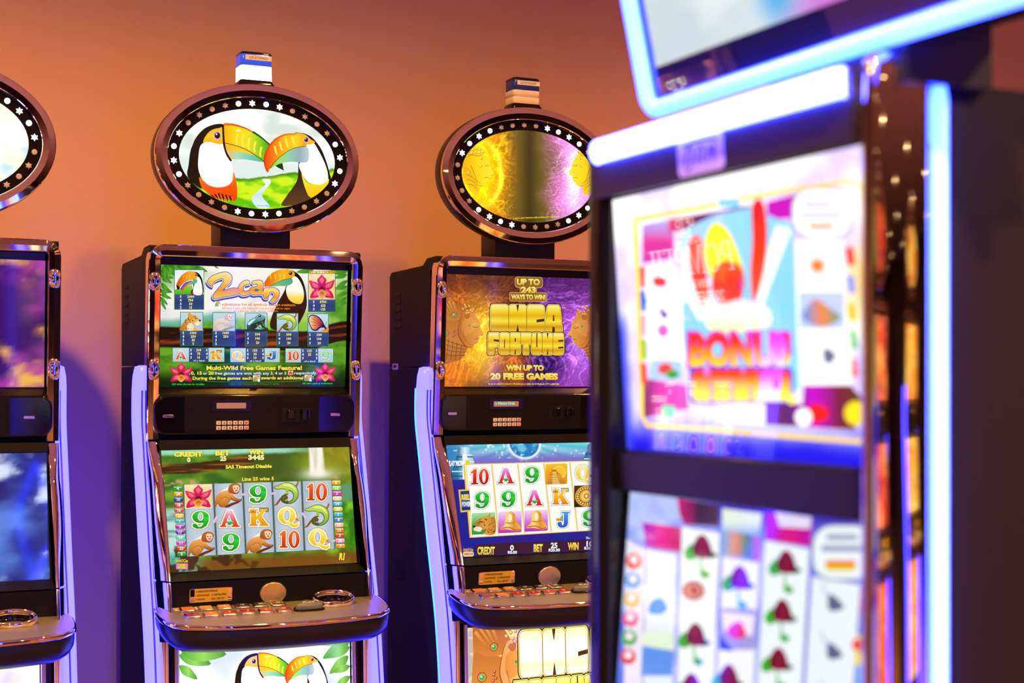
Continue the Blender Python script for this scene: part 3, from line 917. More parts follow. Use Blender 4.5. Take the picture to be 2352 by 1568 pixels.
    aa = [(1180, 390), (1240, 380), (1268, 400), (1268, 470), (1300, 480), (1280, 500), (1235, 495), (1190, 500), (1158, 480), (1165, 445), (1220, 430), (1218, 408), (1190, 415)]
    nn = [(1280, 450), (1320, 445), (1370, 445), (1405, 470), (1400, 520), (1360, 560), (1335, 550), (1365, 510), (1360, 480), (1330, 480), (1305, 530), (1275, 520)]
    for dx, dy, w_, colr in ((-6, 14, 26, '#3c4a9c'), (0, 0, 22, '#f6f4ff'), (0, 0, 12, '#5a64b0')):
        for L in (two, cc, aa, nn):
            q = ccw(spline(L, True, 3))
            a.poly([(x + dx, y + dy) for x, y in inset(q, -w_ / 2)], colr)
    for L in (two, cc, aa, nn):
        a.poly(spline(L, True, 3), ('v', '#ffe88a', '#fbc63a', '#f0942a', '#f8c050'))
    a.ellipse(1215, 462, 20, 12, '#5a64b0', 14)
    a.text('substitutes for all symbols except scatters.', 1235, 594, 22, '#f0861a', 'c', .03, 630, rise=.006, res=1)
    a.text('All wins begin with leftmost reel and pay left to right', 1210, 622, 16, '#f0861a', 'c', .02, 580, rise=.005, res=1)
    a.text('on adjacent reels, except scatters.', 1210, 644, 16, '#f0861a', 'c', .02, 380, rise=.003, res=1)
    a.build('title_lettering', o)
    put(scr, toucan_head, 862, 556, 46, 42, 250, 210).build('symbol_picture', o)
    # pay cards
    def card(x0, y0, x1, y1, yp, fn, bw, bh, x5, xv, yt, dy, rows, **kw):
        b = Art(scr)
        b.rect(x0 - 5, y0 - 5, x1 + 5, y1 + 5, '#0c7a48')
        b.rect(x0, yp, x1, y1, ('v', '#3c5488', '#2c4070', '#34497c'))
        payrows(b, x5, xv, yt, dy, rows)
        k = b.build('pay_card', o)
        p = put(scr, fn, x0, y0, x1 - x0, yp - y0, bw, bh, **kw)
        p.build('card_picture', o)
    card(522, 294, 765, 622, 498, toucan_head, 250, 210, 572, 657, 527, 30.5, [('5', '2000'), ('4', '750'), ('3', '50'), ('2', '15')])
    def fl(a): flower(a, True)
    card(1656, 324, 1880, 640, 540, fl, 100, 100, 1700, 1780, 570, 31, [('5', '3750'), ('4', '625'), ('3', '125')])
    card(572, 650, 757, 928, 802, jaguar, 190, 150, 594, 678, 832, 30, [('5', '1000'), ('4', '250'), ('3', '35'), ('2', '5')])
    def mk(a):
        a.rect(0, 0, 220, 190, ('v', '#c8dcea', '#b0ccd8')); monkey(a, True)
    card(845, 653, 1030, 929, 805, mk, 220, 190, 870, 953, 832, 30, [('5', '1000'), ('4', '250'), ('3', ''), ('2', '')])
    card(1118, 656, 1300, 930, 808, frog, 190, 150, 1140, 1222, 843, 35, [('5', '500'), ('4', '100'), ('3', '20')])
    def ch(a):
        a.rect(0, 0, 220, 190, ('v', '#c0dcea', '#a0c4d4')); chameleon(a)
    card(1386, 659, 1563, 930, 810, ch, 220, 190, 1406, 1487, 845, 35, [('5', '500'), ('4', '100'), ('3', '20')])
    card(1650, 662, 1820, 931, 813, butterfly, 180, 150, 1666, 1745, 847, 35, [('5', '500'), ('4', '100'), ('3', '20')])
    a = Art(scr)
    a.text('SCATTERED', 1770, 321, 24, '#f7c030', 'c', .03, 225, edge='#7a3a08', res=1)
    a.text('PAYS IN ANY POSITION', 1765, 534, 12, '#f7a020', 'c', .01, 220, res=1)
    a.build('card_lettering', o)
    # letter cards
    for x0, x1, xm0, xm1, l, r, rows in ((503, 938, 640, 805, 'A', 'K', [('5', '200', '5'), ('4', '75', '4'), ('3', '10', '3')]),
                                   (990, 1408, 1120, 1280, 'Q', 'J', [('5', '150', '5'), ('4', '35', '4'), ('3', '10', '3')]),
                                   (1458, 1862, 1588, 1735, '10', '9', [('5', '125', '5'), ('4', '25', '4'), ('3', '', '3')])):
        b = Art(scr)
        y0 = 948 + (x0 - 503) * .006; y1 = y0 + 116
        b.rect(x0 - 4, y0 - 4, x1 + 4, y1 + 4, '#0c7a48')
        b.rect(x0, y0, x1, y1, ('v', '#c0e0e4', '#a8ccd4'))
        b.rect(xm0, y0, xm1, y1, ('v', '#3c5488', '#2c4070'))
        for k, (p, q, s) in enumerate(rows):
            yy = y0 + 28 + 31 * k
            b.text(p, xm0 + 17, yy, 21, '#f2f2ff', 'c', .03, res=1); b.text(s, xm1 - 14, yy, 21, '#f2f2ff', 'c', .03, res=1)
            if q: b.text(q, (xm0 + xm1) / 2, yy, 21, '#fbef8a', 'c', .03, res=1)
        b.text('of a kind', (xm0 + xm1) / 2, y0 + 113, 14, '#e8e8ff', 'c', .02, 96, res=1)
        symbol(b, l, (x0 + xm0) / 2, y0 + 60, 72, 96)
        symbol(b, r, (xm1 + x1) / 2, y0 + 60, 72, 92 if r != '9' else 72, colors=('v', '#90e0a8', '#70d090') if r == '9' else None)
        b.build('letter_card', o)
    # feature text
    a = Art(scr)
    a.stroke([(640, 1112), (800, 1090), (1190, 1080), (1600, 1088), (1740, 1108)], 4, '#1a9a2c')
    a.stroke([(600, 1205), (800, 1228), (1190, 1236), (1560, 1226), (1720, 1205)], 4, '#1a9a2c')
    a.text('Multi-Wild Free Games Feature!', 1192, 1132, 34, '#fbe84a', 'c', .035, 810, edge='#5a3a08', edgew=.03)
    a.text('10, 15', 640, 1172, 27, '#fbef5a', 'l', .03, 108, res=2)
    a.text('or', 758, 1172, 24, '#d8ecff', 'l', .02, 34, res=2)
    a.text('20', 803, 1172, 27, '#fbef5a', 'l', .03, 46, res=2)
    a.text('free games are won with any 3, 4 or 5', 858, 1172, 24, '#d8ecff', 'l', .02, 606, res=2)
    a.text('respectively.', 1532, 1170, 24, '#d8ecff', 'l', .02, 192, res=2)
    a.text('During the free games each', 670, 1214, 26, '#fbef5a', 'l', .025, 500, res=2)
    a.text('awards an additional', 1250, 1212, 26, '#fbef5a', 'l', .025, 358, res=2)
    a.text('!', 1688, 1210, 26, '#fbef5a', 'l', .03, res=2)
    a.text('All wins shown in credits.', 634, 1259, 15, '#22e03c', 'c', .02, 276, res=1)
    a.text('© ARISTOCRAT TECHNOLOGIES AUSTRALIA PTY LIMITED', 1190, 1257, 11, '#1aa82c', 'c', .01, 430, res=1)
    a.text('All wins paid as indicated.', 1728, 1253, 15, '#22e03c', 'c', .02, 260, res=1)
    a.build('feature_lettering', o)
    put(scr, fl, 1478, 1140, 44, 36, 100, 100).build('symbol_picture', o)
    put(scr, toucan_head, 1180, 1178, 62, 52, 250, 210).build('symbol_picture', o)
    put(scr, toucan_head, 1618, 1176, 62, 52, 250, 210).build('symbol_picture', o)
    put(scr, flower, 472, 1068, 200, 170, 100, 100).build('flower_picture', o)
    put(scr, flower, 1700, 1068, 186, 164, 100, 100).build('flower_picture', o)
    return o

BADGE_L = [('4', '#1ea02c'), ('24', '#e88a1c'), ('10', '#1c3cb0'), ('18', '#d8344c'), ('16', '#e04a3c'), ('21', '#ecc02c'), ('1', '#40b8b0'), ('9', '#b82ca8'), ('17', '#7a2cb8'), ('19', '#60d8a0'), ('11', '#c848c0'), ('23', '#d8401c'), ('5', '#2ca02c')]
BADGE_R = [('6', '#e8a81c'), ('22', '#8ad850'), ('2', '#d83ca0'), ('12', '#f0c8a0'), ('14', '#40b0c0'), ('20', '#e0d048'), ('1', '#40b8b0'), ('8', '#4a80c0'), ('15', '#f0b890'), ('13', '#e87a1c'), ('3', '#d8401c'), ('25', '#e898d0'), ('7', '#f0901c')]

def pic_jungle_reels(scr, parent, name='lower_screen'):
    g = Art(scr)
    def fn(U, V):
        n = fbm(U * 7, V * 7, 71, 4); n2 = fbm(U * 16, V * 10, 83, 4)
        c = mixc((44, 100, 24), (120, 165, 40), sm(.3, .7, n))
        c = mixc(c, (150, 140, 24), sm(.55, .9, U) * sm(.55, .9, V) * .8)
        c = mixc(c, (178, 150, 50), sm(.84, .92, U) * sm(.5, .8, V) * sm(.4, .6, n2) * .8)
        c = mixc(c, (50, 70, 22), sm(.25, .5, U) * sm(.8, .6, U) * sm(.6, .8, V) * .8)
        c = mixc(c, (150, 220, 190), sm(.955, .985, V + .02 * n2) * sm(.9, .6, U))
        # water below the bank
        wat = mixc((190, 228, 220), (96, 140, 130), sm(.45, .8, fbm(U * 4, V * 24, 91, 3)))
        c = mixc(c, wat, sm(.56, .48, V) * sm(.25, .08, U))
        gr = mixc((52, 120, 20), (128, 200, 40), sm(.3, .7, n2))
        c = mixc(c, gr, sm(.80, .86, U) * sm(.62, .5, V))
        c = mixc(c, (96, 150, 110), sm(.84, .88, U) * sm(.70, .66, V) * sm(.50, .56, V))
        c = mixc(c, (126, 78, 22), sm(.17, .08, V + .06 * n2) * sm(.06, .25, U))
        c = mixc(c, (84, 180, 150), sm(.20, .1, V) * sm(.20, .05, U) * .9)
        c = mixc(c, (70, 40, 18), sm(.56, .62, n2) * sm(.26, .16, V) * sm(.7, .3, U) * .9)
        c = mixc(c, (220, 150, 140), sm(.52, .62, fbm(U * 40, V * 40, 101, 2)) * sm(.035, .01, np.abs(V - .73 + .02 * U)) * sm(.33, .25, U) * .85)
        # branch sweeping from the left
        br = .86 - .02 * U * 10 * 0 + .0 * U
        bl = .845 + .28 * np.clip(U - .12, 0, 1) ** 1.4
        d = (V - bl) / .045
        bk = mixc((52, 34, 12), (150, 96, 26), sm(.35, .75, fbm(U * 8, V * 40, 111, 3)))
        c = mixc(c, bk, sm(1.05, .9, np.abs(d)) * sm(.5, .44, U))
        # waterfall
        wf = sm(.045 + .03 * (1 - V), .03, np.abs(U - .815)) * sm(.74, .8, V)
        c = mixc(c, mixc((252, 248, 236), (216, 214, 190), sm(.4, .8, fbm(U * 60, V * 4, 121, 2))), wf)
        mist = np.exp(-(((U - .82) / .10) ** 2 + ((V - .77) / .05) ** 2))
        c = mixc(c, (250, 246, 232), mist * .95)
        return c
    g.grid(190, 120, fn)
    o = g.build(name, parent)
    # reels
    tl, tr, br_, bl_ = (576, 826), (1782, 792), (1812, 1352), (606, 1416)
    def P(u, v):
        x0 = tl[0] + (tr[0] - tl[0]) * u; y0 = tl[1] + (tr[1] - tl[1]) * u
        x1 = bl_[0] + (br_[0] - bl_[0]) * u; y1 = bl_[1] + (br_[1] - bl_[1]) * u
        return x0 + (x1 - x0) * v, y0 + (y1 - y0) * v
    for k in range(5):
        b = Art(scr)
        u0, u1 = k / 5 + (.008 if k else 0), (k + 1) / 5 - (.008 if k < 4 else 0)
        b.poly([P(u0 - .008, -.004), P(u1 + .008, -.004), P(u1 + .008, 1.004), P(u0 - .008, 1.004)], '#3c5450')
        b.poly([P(u0 - .004, 0), P(u1 + .004, 0), P(u1 + .004, 1), P(u0 - .004, 1)], '#7a9488')
        b.poly([P(u0, 0), P(u1, 0), P(u1, 1), P(u0, 1)], ('h', '#a8b8cc', '#c2d0e0', '#c2d0e0', '#a8b8cc'))
        b.build('reel_panel', o)
    cells = [['F', 'M', '9', 'C', '10'], ['9', 'A', 'K', 'Q', 'C'], ['M', '9', 'M', '10', 'Q']]
    for r in range(3):
        for c in range(5):
            s = cells[r][c]
            x0, y0 = P(c / 5 + .01, r / 3); x1, y1 = P((c + 1) / 5 - .01, r / 3); x2, y2 = P(c / 5 + .01, (r + 1) / 3)
            W_, H_, sh = x1 - x0, y2 - y0, (y1 - y0) / (x1 - x0)
            if s == 'F':
                a = put(scr, lambda q: flower(q, True), x0 - 6, y0, W_ + 6, H_, 100, 100, sh)
            elif s == 'M':
                a = put(scr, monkey, x0, y0, W_, H_, 220, 190, sh)
            elif s == 'C':
                a = put(scr, chameleon, x0, y0, W_, H_, 220, 190, sh)
            else:
                a = Art(scr)
                cx, cy = P((c + .5) / 5, (r + .5) / 3)
                symbol(a, s, cx, cy - 2, 138, {'9': 138, '10': 165, 'A': 165, 'K': 158, 'Q': 165}[s], edge='#8a7a50')
            a.build('reel_symbol', o)
    # win line
    a = Art(scr)
    for L in (((1050, 908), (1084, 906)), ((1293, 900), (1328, 897)), ((820, 1140), (846, 1085)), ((1546, 1056), (1580, 1108)), ((1795, 1286), (1830, 1282))):
        a.stroke(L, 18, '#f0b8dc', smooth=False)
    a.build_each('win_line', o)
    for side, lst, xa, ya, xb, yb in (('l', BADGE_L, 523, 857, 553, 1395), ('r', BADGE_R, 1818, 812, 1860, 1327)):
        for k, (t, colr) in enumerate(lst):
            b = Art(scr)
            x = xa + (xb - xa) * k / 12; y = ya + (yb - ya) * k / 12
            b.poly(rrect(x - 40, x + 40, y - 20, y + 20, 15, 4), '#2a3420')
            b.poly(rrect(x - 38, x + 38, y - 18, y + 18, 14, 4), colr)
            b.poly(rrect(x - 34, x + 34, y - 16, y - 4, 6, 3), tuple(min(255, int(v * .5 + 128)) for v in (int(colr[1:3], 16), int(colr[3:5], 16), int(colr[5:7], 16))))
            b.text(t, x, y + 12, 24, '#f4f4e8', 'c', .03, res=2)
            b.build('line_badge', o)
    a = Art(scr)
    kw = dict(bold=.06, edge='#3a3008', edgew=.03)
    a.text('CREDIT', 608, 597, 38, '#f6ee5a', 'c', wfit=240, **kw)
    a.text('0', 612, 642, 36, '#f6f0a0', 'c', **kw)
    a.text('BET', 890, 589, 38, '#f6ee5a', 'c', wfit=120, **kw)
    a.text('25', 895, 633, 36, '#f6f0a0', 'c', **kw)
    a.text('WIN', 1164, 581, 38, '#f6ee5a', 'c', wfit=122, **kw)
    a.text('3445', 1165, 625, 36, '#f6f0a0', 'c', wfit=132, **kw)
    a.text('SAS Timeout Disable', 1103, 694, 27, '#f6e84a', 'c', .045, 378, rise=-.018, edge='#3a3008', edgew=.03)
    a.text('Line 25 wins 5', 1180, 794, 27, '#f0dc40', 'c', .045, 262, rise=-.02, edge='#3a3008', edgew=.03)
    a.text('R1', 1870, 1440, 54, '#f6e02c', 'c', .06, 44, slant=.1, edge='#3a3008')
    a.text('AristOCan', 552, 1465, 26, '#f0d83a', 'c', .03, 104, edge='#3a3008', res=2)
    a.build_each('screen_lettering', o)
    a = Art(scr)
    a.rect(504, 1472, 606, 1526, '#c83c9c', 8); a.rect(508, 1476, 602, 1522, '#e886cc', 7); a.rect(520, 1480, 592, 1518, '#d8a848', 3)
    a.text('GAME', 556, 1497, 15, '#fbe84a', 'c', .04, 58, edge='#7a3a08', res=1); a.text('RULES', 556, 1515, 15, '#fbe84a', 'c', .04, 60, edge='#7a3a08', res=1)
    a.build('game_rules_badge', o)
    return o

# ------------------------------------------------------------------ the temple game
def stone_face(a, skin=('h', '#b8622a', '#d88a3c', '#eaa650')):
    """carved profile facing right, in units of the upper screen's sheet"""
    edge = '#8a4216'
    a.poly([(560, 600), (640, 600), (760, 640), (800, 700), (760, 780), (680, 800), (590, 790), (560, 800)], ('v', '#a85a24', '#c87a34'))
    for k, (p, q) in enumerate((((600, 600), (700, 760)), ((640, 600), (705, 740)), ((680, 610), (720, 730)), ((575, 640), (660, 750)))):
        a.stroke([p, q], 22, ('v', '#d89048', '#b0622a'), 10)
    a.blob([(560, 790), (640, 790), (740, 800), (770, 880), (780, 960), (820, 1020), (800, 1080), (760, 1150), (700, 1175), (560, 1175)], ('v', '#b86a2c', '#c8803a', '#b8682c'))
    for k in range(4):
        a.stroke([(590 + k * 8, 960 + k * 50), (680, 1000 + k * 40), (800, 1035 + k * 26)], 6, edge)
        a.stroke([(640 + 40 * k, 960 + 18 * k), (620 + 40 * k, 1160)], 5, edge)
    prof = [(770, 720), (830, 690), (880, 700), (888, 742), (908, 765), (926, 810), (936, 862), (958, 905), (955, 922), (930, 925), (918, 945), (922, 960), (910, 978), (912, 994), (882, 1005), (866, 1032), (835, 1042), (800, 1030), (768, 990), (738, 940), (728, 880), (742, 800)]
    a.blob([(x - 6, y + 5) for x, y in prof], edge, 3)
    a.blob(prof, skin, 3)
    a.blob([(770, 790), (830, 760), (880, 790), (890, 850), (850, 900), (790, 930), (760, 880)], ('h', '#d08038', '#e8a44c'))
    a.stroke([(862, 842), (890, 852), (912, 842)], 7, edge, 3); a.stroke([(858, 826), (888, 818), (912, 824)], 6, '#f4c070', 3)
    a.stroke([(880, 960), (905, 956), (918, 962)], 5, edge, 3)
    a.stroke([(770, 880), (790, 960), (830, 1010), (862, 1016)], 6, '#b0642a', 3)
    a.blob([(780, 740), (810, 720), (832, 730), (826, 762), (800, 770)], '#b8682c')
    rnd = random.Random(3)
    for x, y in ((772, 680), (800, 660), (830, 652), (846, 690), (812, 695), (790, 640), (826, 715), (860, 700), (806, 718), (870, 680)):
        a.ellipse(x, y, 12, 12, '#a85c22', 12); a.ellipse(x - 2, y - 2, 9, 9, '#f0b868', 12)
    for x, y, r in ((690, 737, 26), (612, 908, 30)):
        a.ellipse(x, y, r, r, '#8a4818', 18); a.ellipse(x, y, r * .8, r * .8, '#d8903c', 18); a.ellipse(x, y, r * .6, r * .6, '#28a05c', 16); a.ellipse(x - 4, y - 5, r * .25, r * .25, '#a0f0c0', 10)
    a.ellipse(829, 834, 10, 10, '#28a05c', 12)
    for x, y in ((688, 900), (682, 935), (692, 880), (700, 920)):
        a.ellipse(x, y, 10, 10, '#a83018', 10); a.ellipse(x - 2, y - 2, 5, 5, '#f0a080', 8)

def smoke_ground(fn_side=.5, dark=(70, 30, 14), seed=200):
    def fn(U, V):
        n = fbm(U * 3 + 2, V * 2.4, seed, 4)
        L = mixc((62, 22, 16), (214, 104, 24), sm(.25, .75, n + .25 * np.exp(-(((V - .3) / .3) ** 2))))
        glow = np.exp(-(((U - .24) / .12) ** 2 + ((V - .42) / .38) ** 2))
        L = mixc(L, (255, 196, 40), np.clip(glow * 1.05, 0, 1))
        R = mixc((36, 14, 70), (150, 60, 176), sm(.3, .8, n + .2 * np.exp(-(((U - .85) / .2) ** 2))))
        glr = np.exp(-(((U - .85) / .08) ** 2 + ((V - .42) / .3) ** 2))
        R = mixc(R, (200, 120, 246), np.clip(glr, 0, 1) * .9)
        c = mixc(L, R, sm(.42, .60, U))
        c = mixc(c, (28, 8, 34), sm(.62, .95, V) * .45)
        fl = filaments(U * 1.5, V, seed + 5, 4.5) + .6 * filaments(U * 1.5 + 2, V, seed + 25, 7.5)
        c = c + fl[..., None] * mixc((90, 52, 26), (84, 60, 110), sm(.4, .6, U)) * (.35 + .65 * sm(.35, .0, np.abs(V - .5) - .15))[..., None]
        return c
    return fn

def block_letters(a, s, x0, x1, y0, y1, gap=.02, face=('v', '#f8f0a0', '#f6dc30', '#e8b010', '#f8e440', '#d8980c', '#f0c840')):
    """fat gold rounded capitals filling the box"""
    n = len(s)
    w = (x1 - x0) / n
    for dd, colr in ((16, '#241008'), (9, '#f8e060'), (3, '#8a5a0c'), (0, None)):
        for k, ch in enumerate(s):
            vx0, vx1 = x0 + k * w + w * gap, x0 + (k + 1) * w - w * gap
            W, H = vx1 - vx0, y1 - y0
            f = lambda p: (vx0 + p[0] * W, y1 - p[1] * H)
            outs, cuts = BLK[ch]
            col = colr or face
            o = [f(p) for p in outs]
            a.poly(inset(ccw(o), -dd) if dd else o, col)
            if dd <= 3:
                for cpoly in cuts:
                    q = ccw([f(p) for p in cpoly])
                    a.poly(inset(q, dd * .3) if dd else q, '#4a2a08')
def _rr(x0=0, x1=1, y0=0, y1=1, r=.14):
    return rrect(x0, x1, y0, y1, r, 3)
BLK = {
 'I': (_rr(), []),
 'N': (_rr(), [[(.42, 0), (.58, 0), (.5, .30)], [(.42, 1), (.58, 1), (.5, .72)]]),
 'C': (_rr(), [[(.55, .36), (1, .40), (1, .50), (.55, .46)]]),
 'A': ([(0, .06), (.06, 0), (.94, 0), (1, .06), (.86, .92), (.78, 1), (.22, 1), (.14, .92)], [[(.42, 0), (.58, 0), (.56, .2), (.44, .2)], [(.45, .42), (.55, .42), (.53, .64), (.47, .64)]]),
 'F': ([(.0, .05), (.05, 0), (.46, 0), (.5, .05), (.5, .34), (.8, .34), (.85, .5), (1, .62), (1, .93), (.94, 1), (.08, 1), (0, .9)], [[(.5, .62), (1, .58), (1, .68), (.5, .70)]]),
 'O': (_rr(r=.2), [[(.46, .3), (.54, .3), (.54, .7), (.46, .7)]]),
 'R': (_rr(r=.14), [[(.42, 0), (.56, 0), (.52, .22), (.46, .22)], [(.44, .6), (.56, .6), (.56, .76), (.44, .76)]]),
 'T': ([(.26, .04), (.30, 0), (.70, 0), (.74, .04), (.74, .5), (.94, .5), (1, .56), (1, .94), (.94, 1), (.06, 1), (0, .94), (0, .56), (.06, .5), (.26, .5)], []),
 'U': (_rr(r=.2), [[(.45, .34), (.55, .34), (.55, 1), (.45, 1)]]),
 'E': (_rr(), [[(.5, .60), (1, .62), (1, .70), (.5, .68)], [(.5, .28), (1, .30), (1, .38), (.5, .36)]]),
 'P': ([(0, .06), (.06, 0), (.46, 0), (.5, .05), (.5, .36), (.86, .38), (1, .5), (1, .88), (.9, 1), (.06, 1), (0, .94)], [[(.44, .62), (.6, .62), (.6, .76), (.44, .76)]]),
 'M': (_rr(), [[(.28, 0), (.36, 0), (.34, .4), (.30, .4)], [(.64, 0), (.72, 0), (.70, .4), (.66, .4)], [(.42, 1), (.58, 1), (.5, .64)]]),
}

def gold_tag(a, s, cx, y, h, w, pad=14):
    a.rect(cx - w / 2 - pad, y - h - pad * .8, cx + w / 2 + pad, y + pad * .8, '#d8a860', pad)
    a.rect(cx - w / 2 - pad + 4, y - h - pad * .8 + 4, cx + w / 2 + pad - 4, y + pad * .8 - 4, '#94622c', pad)
    a.text(s, cx, y, h, ('v', '#fbf080', '#f0c820'), 'c', .05, w, edge='#5a3008', edgew=.03)

def pic_temple_title(scr, parent, name='upper_screen', mirror_cx=1330):
    g = Art(scr)
    g.grid(220, 140, smoke_ground())
    o = g.build(name, parent)
    a = Art(scr); stone_face(a); a.build('stone_face_picture', o)
    a = Art(scr, flip=True, cx=1352); stone_face(a); a.build('stone_face_picture', o)
    a = Art(scr)
    a.rect(1246, 366, 1506, 472, '#d8a860', 30); a.rect(1292, 440, 1452, 524, '#d8a860', 18); a.rect(1196, 514, 1544, 602, '#d8a860', 18)
    a.rect(1251, 371, 1501, 466, '#94622c', 28); a.rect(1297, 440, 1447, 524, '#94622c', 16); a.rect(1201, 520, 1539, 596, '#94622c', 16)
    for s, y, h, wd in (('UP TO', 441, 54, 216), ('243', 516, 54, 142), ('WAYS TO WIN!', 580, 44, 320)):
        a.text(s, 1372, y, h, ('v', '#fbf28a', '#eebb1c'), 'c', .06, wd, edge='#4a2808', edgew=.03)
    a.build('ways_lettering', o)
    a = Art(scr)
    block_letters(a, 'INCA', 1022, 1690, 634, 892)
    block_letters(a, 'FORTUNE', 1000, 1700, 902, 1104)
    a.text('TM', 1702, 664, 13, '#e8c860', 'c', .02, 28, res=1)
    a.build('title_lettering', o)
    a = Art(scr)
    kw = dict(bold=.07, edge='#5a2c08', edgew=.035)
    a.text('WIN UP TO', 1340, 1256, 48, ('v', '#fbee78', '#eeb41c'), 'c', wfit=352, **kw)
    a.text('20 FREE GAMES', 1332, 1341, 56, ('v', '#fbee78', '#eeb41c'), 'c', wfit=632, **kw)
    a.text('© 2012 ARISTOCRAT TECHNOLOGIES AUSTRALIA PTY LIMITED', 1330, 1394, 15, '#f0dc50', 'c', .02, 664, res=1)
    a.build('feature_lettering', o)
    return o

def pic_temple_sign(scr, parent):
    g = Art(scr)
    def fn(U, V):
        n = fbm(U * 4, V * 3, 301, 4)
        c = mixc((92, 74, 26), (118, 96, 40), n)
        mid = np.exp(-((U - .5) / .05) ** 2)
        c = mixc(c, (52, 44, 20), mid * .7)
        Lw = sm(.46, .12, U + .22 * (n - .5))
        c = mixc(c, (240, 128, 8), Lw)
        c = mixc(c, (255, 226, 10), np.clip(np.exp(-(((U - .12) / .15) ** 2 + ((V - .5) / .42) ** 2)) * 1.15, 0, 1))
        c = mixc(c, (255, 246, 70), np.exp(-((np.hypot((U - .12) / .17, (V - .5) / .36) - 1) / .1) ** 2) * sm(.1, .25, U) * .8)
        Rw = sm(.55, .85, U + .22 * (n - .5))
        c = mixc(c, (226, 120, 214), Rw)
        c = mixc(c, (255, 240, 255), np.exp(-(((U - .84) / .07) ** 2 + ((V - .52) / .4) ** 2)))
        fl = filaments(U * 1.6, V * 1.3, 305, 5.0) + .6 * filaments(U * 1.6 + 3, V * 1.3, 345, 8.0)
        c = c + fl[..., None] * mixc((70, 58, 6), (66, 50, 66), sm(.45, .55, U)) * (sm(.06, .2, np.abs(U - .5)))[..., None]
        return c
    g.grid(280, 110, fn)
    o = g.build('sign_picture', parent)
    gold = ('h', '#f0b010', '#f8d018', '#fbe238')
    def face(a):
        e = '#b87a0c'
        P = [(430, 700), (520, 690), (580, 715), (590, 760), (610, 790), (632, 830), (645, 880), (664, 908), (655, 930), (636, 935), (634, 960), (626, 985), (610, 996), (600, 1016), (560, 1028), (520, 1000), (490, 950), (470, 900), (440, 880), (405, 870), (410, 800)]
        a.blob([(x - 4, y + 4) for x, y in P], e, 3); a.blob(P, gold, 3)
        a.blob([(405, 870), (470, 890), (500, 960), (545, 1030), (540, 1090), (510, 1110), (460, 1060), (420, 980)], ('v', '#e8a810', '#f4c820'), 3)
        for k in range(3): a.stroke([(430 + 10 * k, 930 + 40 * k), (480 + 12 * k, 950 + 40 * k), (530, 1000 + 34 * k)], 6, e, 3)
        a.stroke([(468, 850), (500, 920), (520, 980), (556, 1008)], 7, e, 3); a.stroke([(588, 850), (612, 856), (630, 846)], 6, e, 3)
        a.stroke([(590, 958), (615, 954), (632, 960)], 5, e, 2)
        a.stroke([(420, 780), (470, 760), (540, 770), (570, 750)], 8, e, 4)
        for x, y in ((455, 730), (490, 715), (520, 705), (550, 712), (480, 745), (515, 738), (545, 742), (575, 735), (440, 770), (560, 790), (556, 855), (450, 915)):
            a.ellipse(x, y, 12, 12, e, 10); a.ellipse(x - 2, y - 2, 9, 9, '#fbe860', 10)
    a = Art(scr); face(a); a.build('stone_face_picture', o)
    a = Art(scr, flip=True, cx=985); face(a); a.build('stone_face_picture', o)
    a = Art(scr); a.text('© ARISTOCRAT TECHNOLOGIES AUSTRALIA PTY LIMITED', 1015, 1306, 12, '#f0e020', 'c', .02, 370, rise=-.04, res=1); a.build('sign_lettering', o)
    return o

def temple_card(a):
    a.rect(0, 0, 180, 180, ('v', '#f8c028', '#f0a010', '#e88c0c'), 14)
    a.ellipse(110, 80, 60, 60, '#f8d850', 24); a.ellipse(110, 80, 48, 48, '#f4c430', 24)
    a.poly([(50, 50), (90, 50), (90, 68), (104, 72), (170, 176), (10, 176), (36, 72), (50, 68)], ('v', '#b8741c', '#e8a83c', '#c88424'))
    a.poly([(60, 72), (84, 72), (120, 176), (56, 176)], '#f4cc70')
    for k in range(6): a.stroke([(20 + 2 * (5 - k), 90 + k * 15), (130 + k * 7, 90 + k * 15)], 4, '#9c6014', smooth=False)
def mask_card(a, c=('v', '#f4d0f4', '#d878d8', '#c020b0')):
    a.rect(0, 0, 190, 180, c, 12)
    a.blob([(60, 20), (100, 0), (136, 30), (146, 80), (180, 130), (180, 160), (140, 168), (70, 150), (20, 150), (24, 130), (50, 110), (56, 70)], ('h', '#e8942c', '#f8d880', '#e09028', '#f0b850'))
    a.blob([(84, 30), (104, 24), (112, 60), (100, 90), (86, 80)], '#fdf0c0')
    a.stroke([(30, 140), (90, 136), (140, 160), (176, 152)], 8, '#b8640c'); a.stroke([(60, 92), (100, 100), (140, 90)], 7, '#c87818')
def jaguar2(a):
    a.rect(0, 0, 190, 180, ('v', '#a8dca0', '#48b048', '#28983c'), 12)
    a.blob([(40, 150), (10, 140), (24, 110), (30, 80), (70, 40), (120, 30), (150, 6), (150, 40), (190, 50), (190, 180), (100, 180), (108, 150), (80, 140), (70, 158)], ('h', '#a8661c', '#e0a040', '#c07c28'))
    a.blob([(24, 118), (60, 116), (84, 130), (70, 156), (40, 152), (16, 142)], '#f0e4d0')
    a.ellipse(18, 112, 12, 9, '#2a140c', 12); a.stroke([(56, 78), (74, 74), (88, 80)], 8, '#2c1808')
    rnd = random.Random(6)
    for k in range(44):
        x, y = 50 + rnd.random() * 136, 44 + rnd.random() * 130
        if x < 100 and y > 110: continue
        a.ellipse(x, y, 3 + 3 * rnd.random(), 2 + 3 * rnd.random(), '#3a1c0a', 8, rnd.random() * 3)
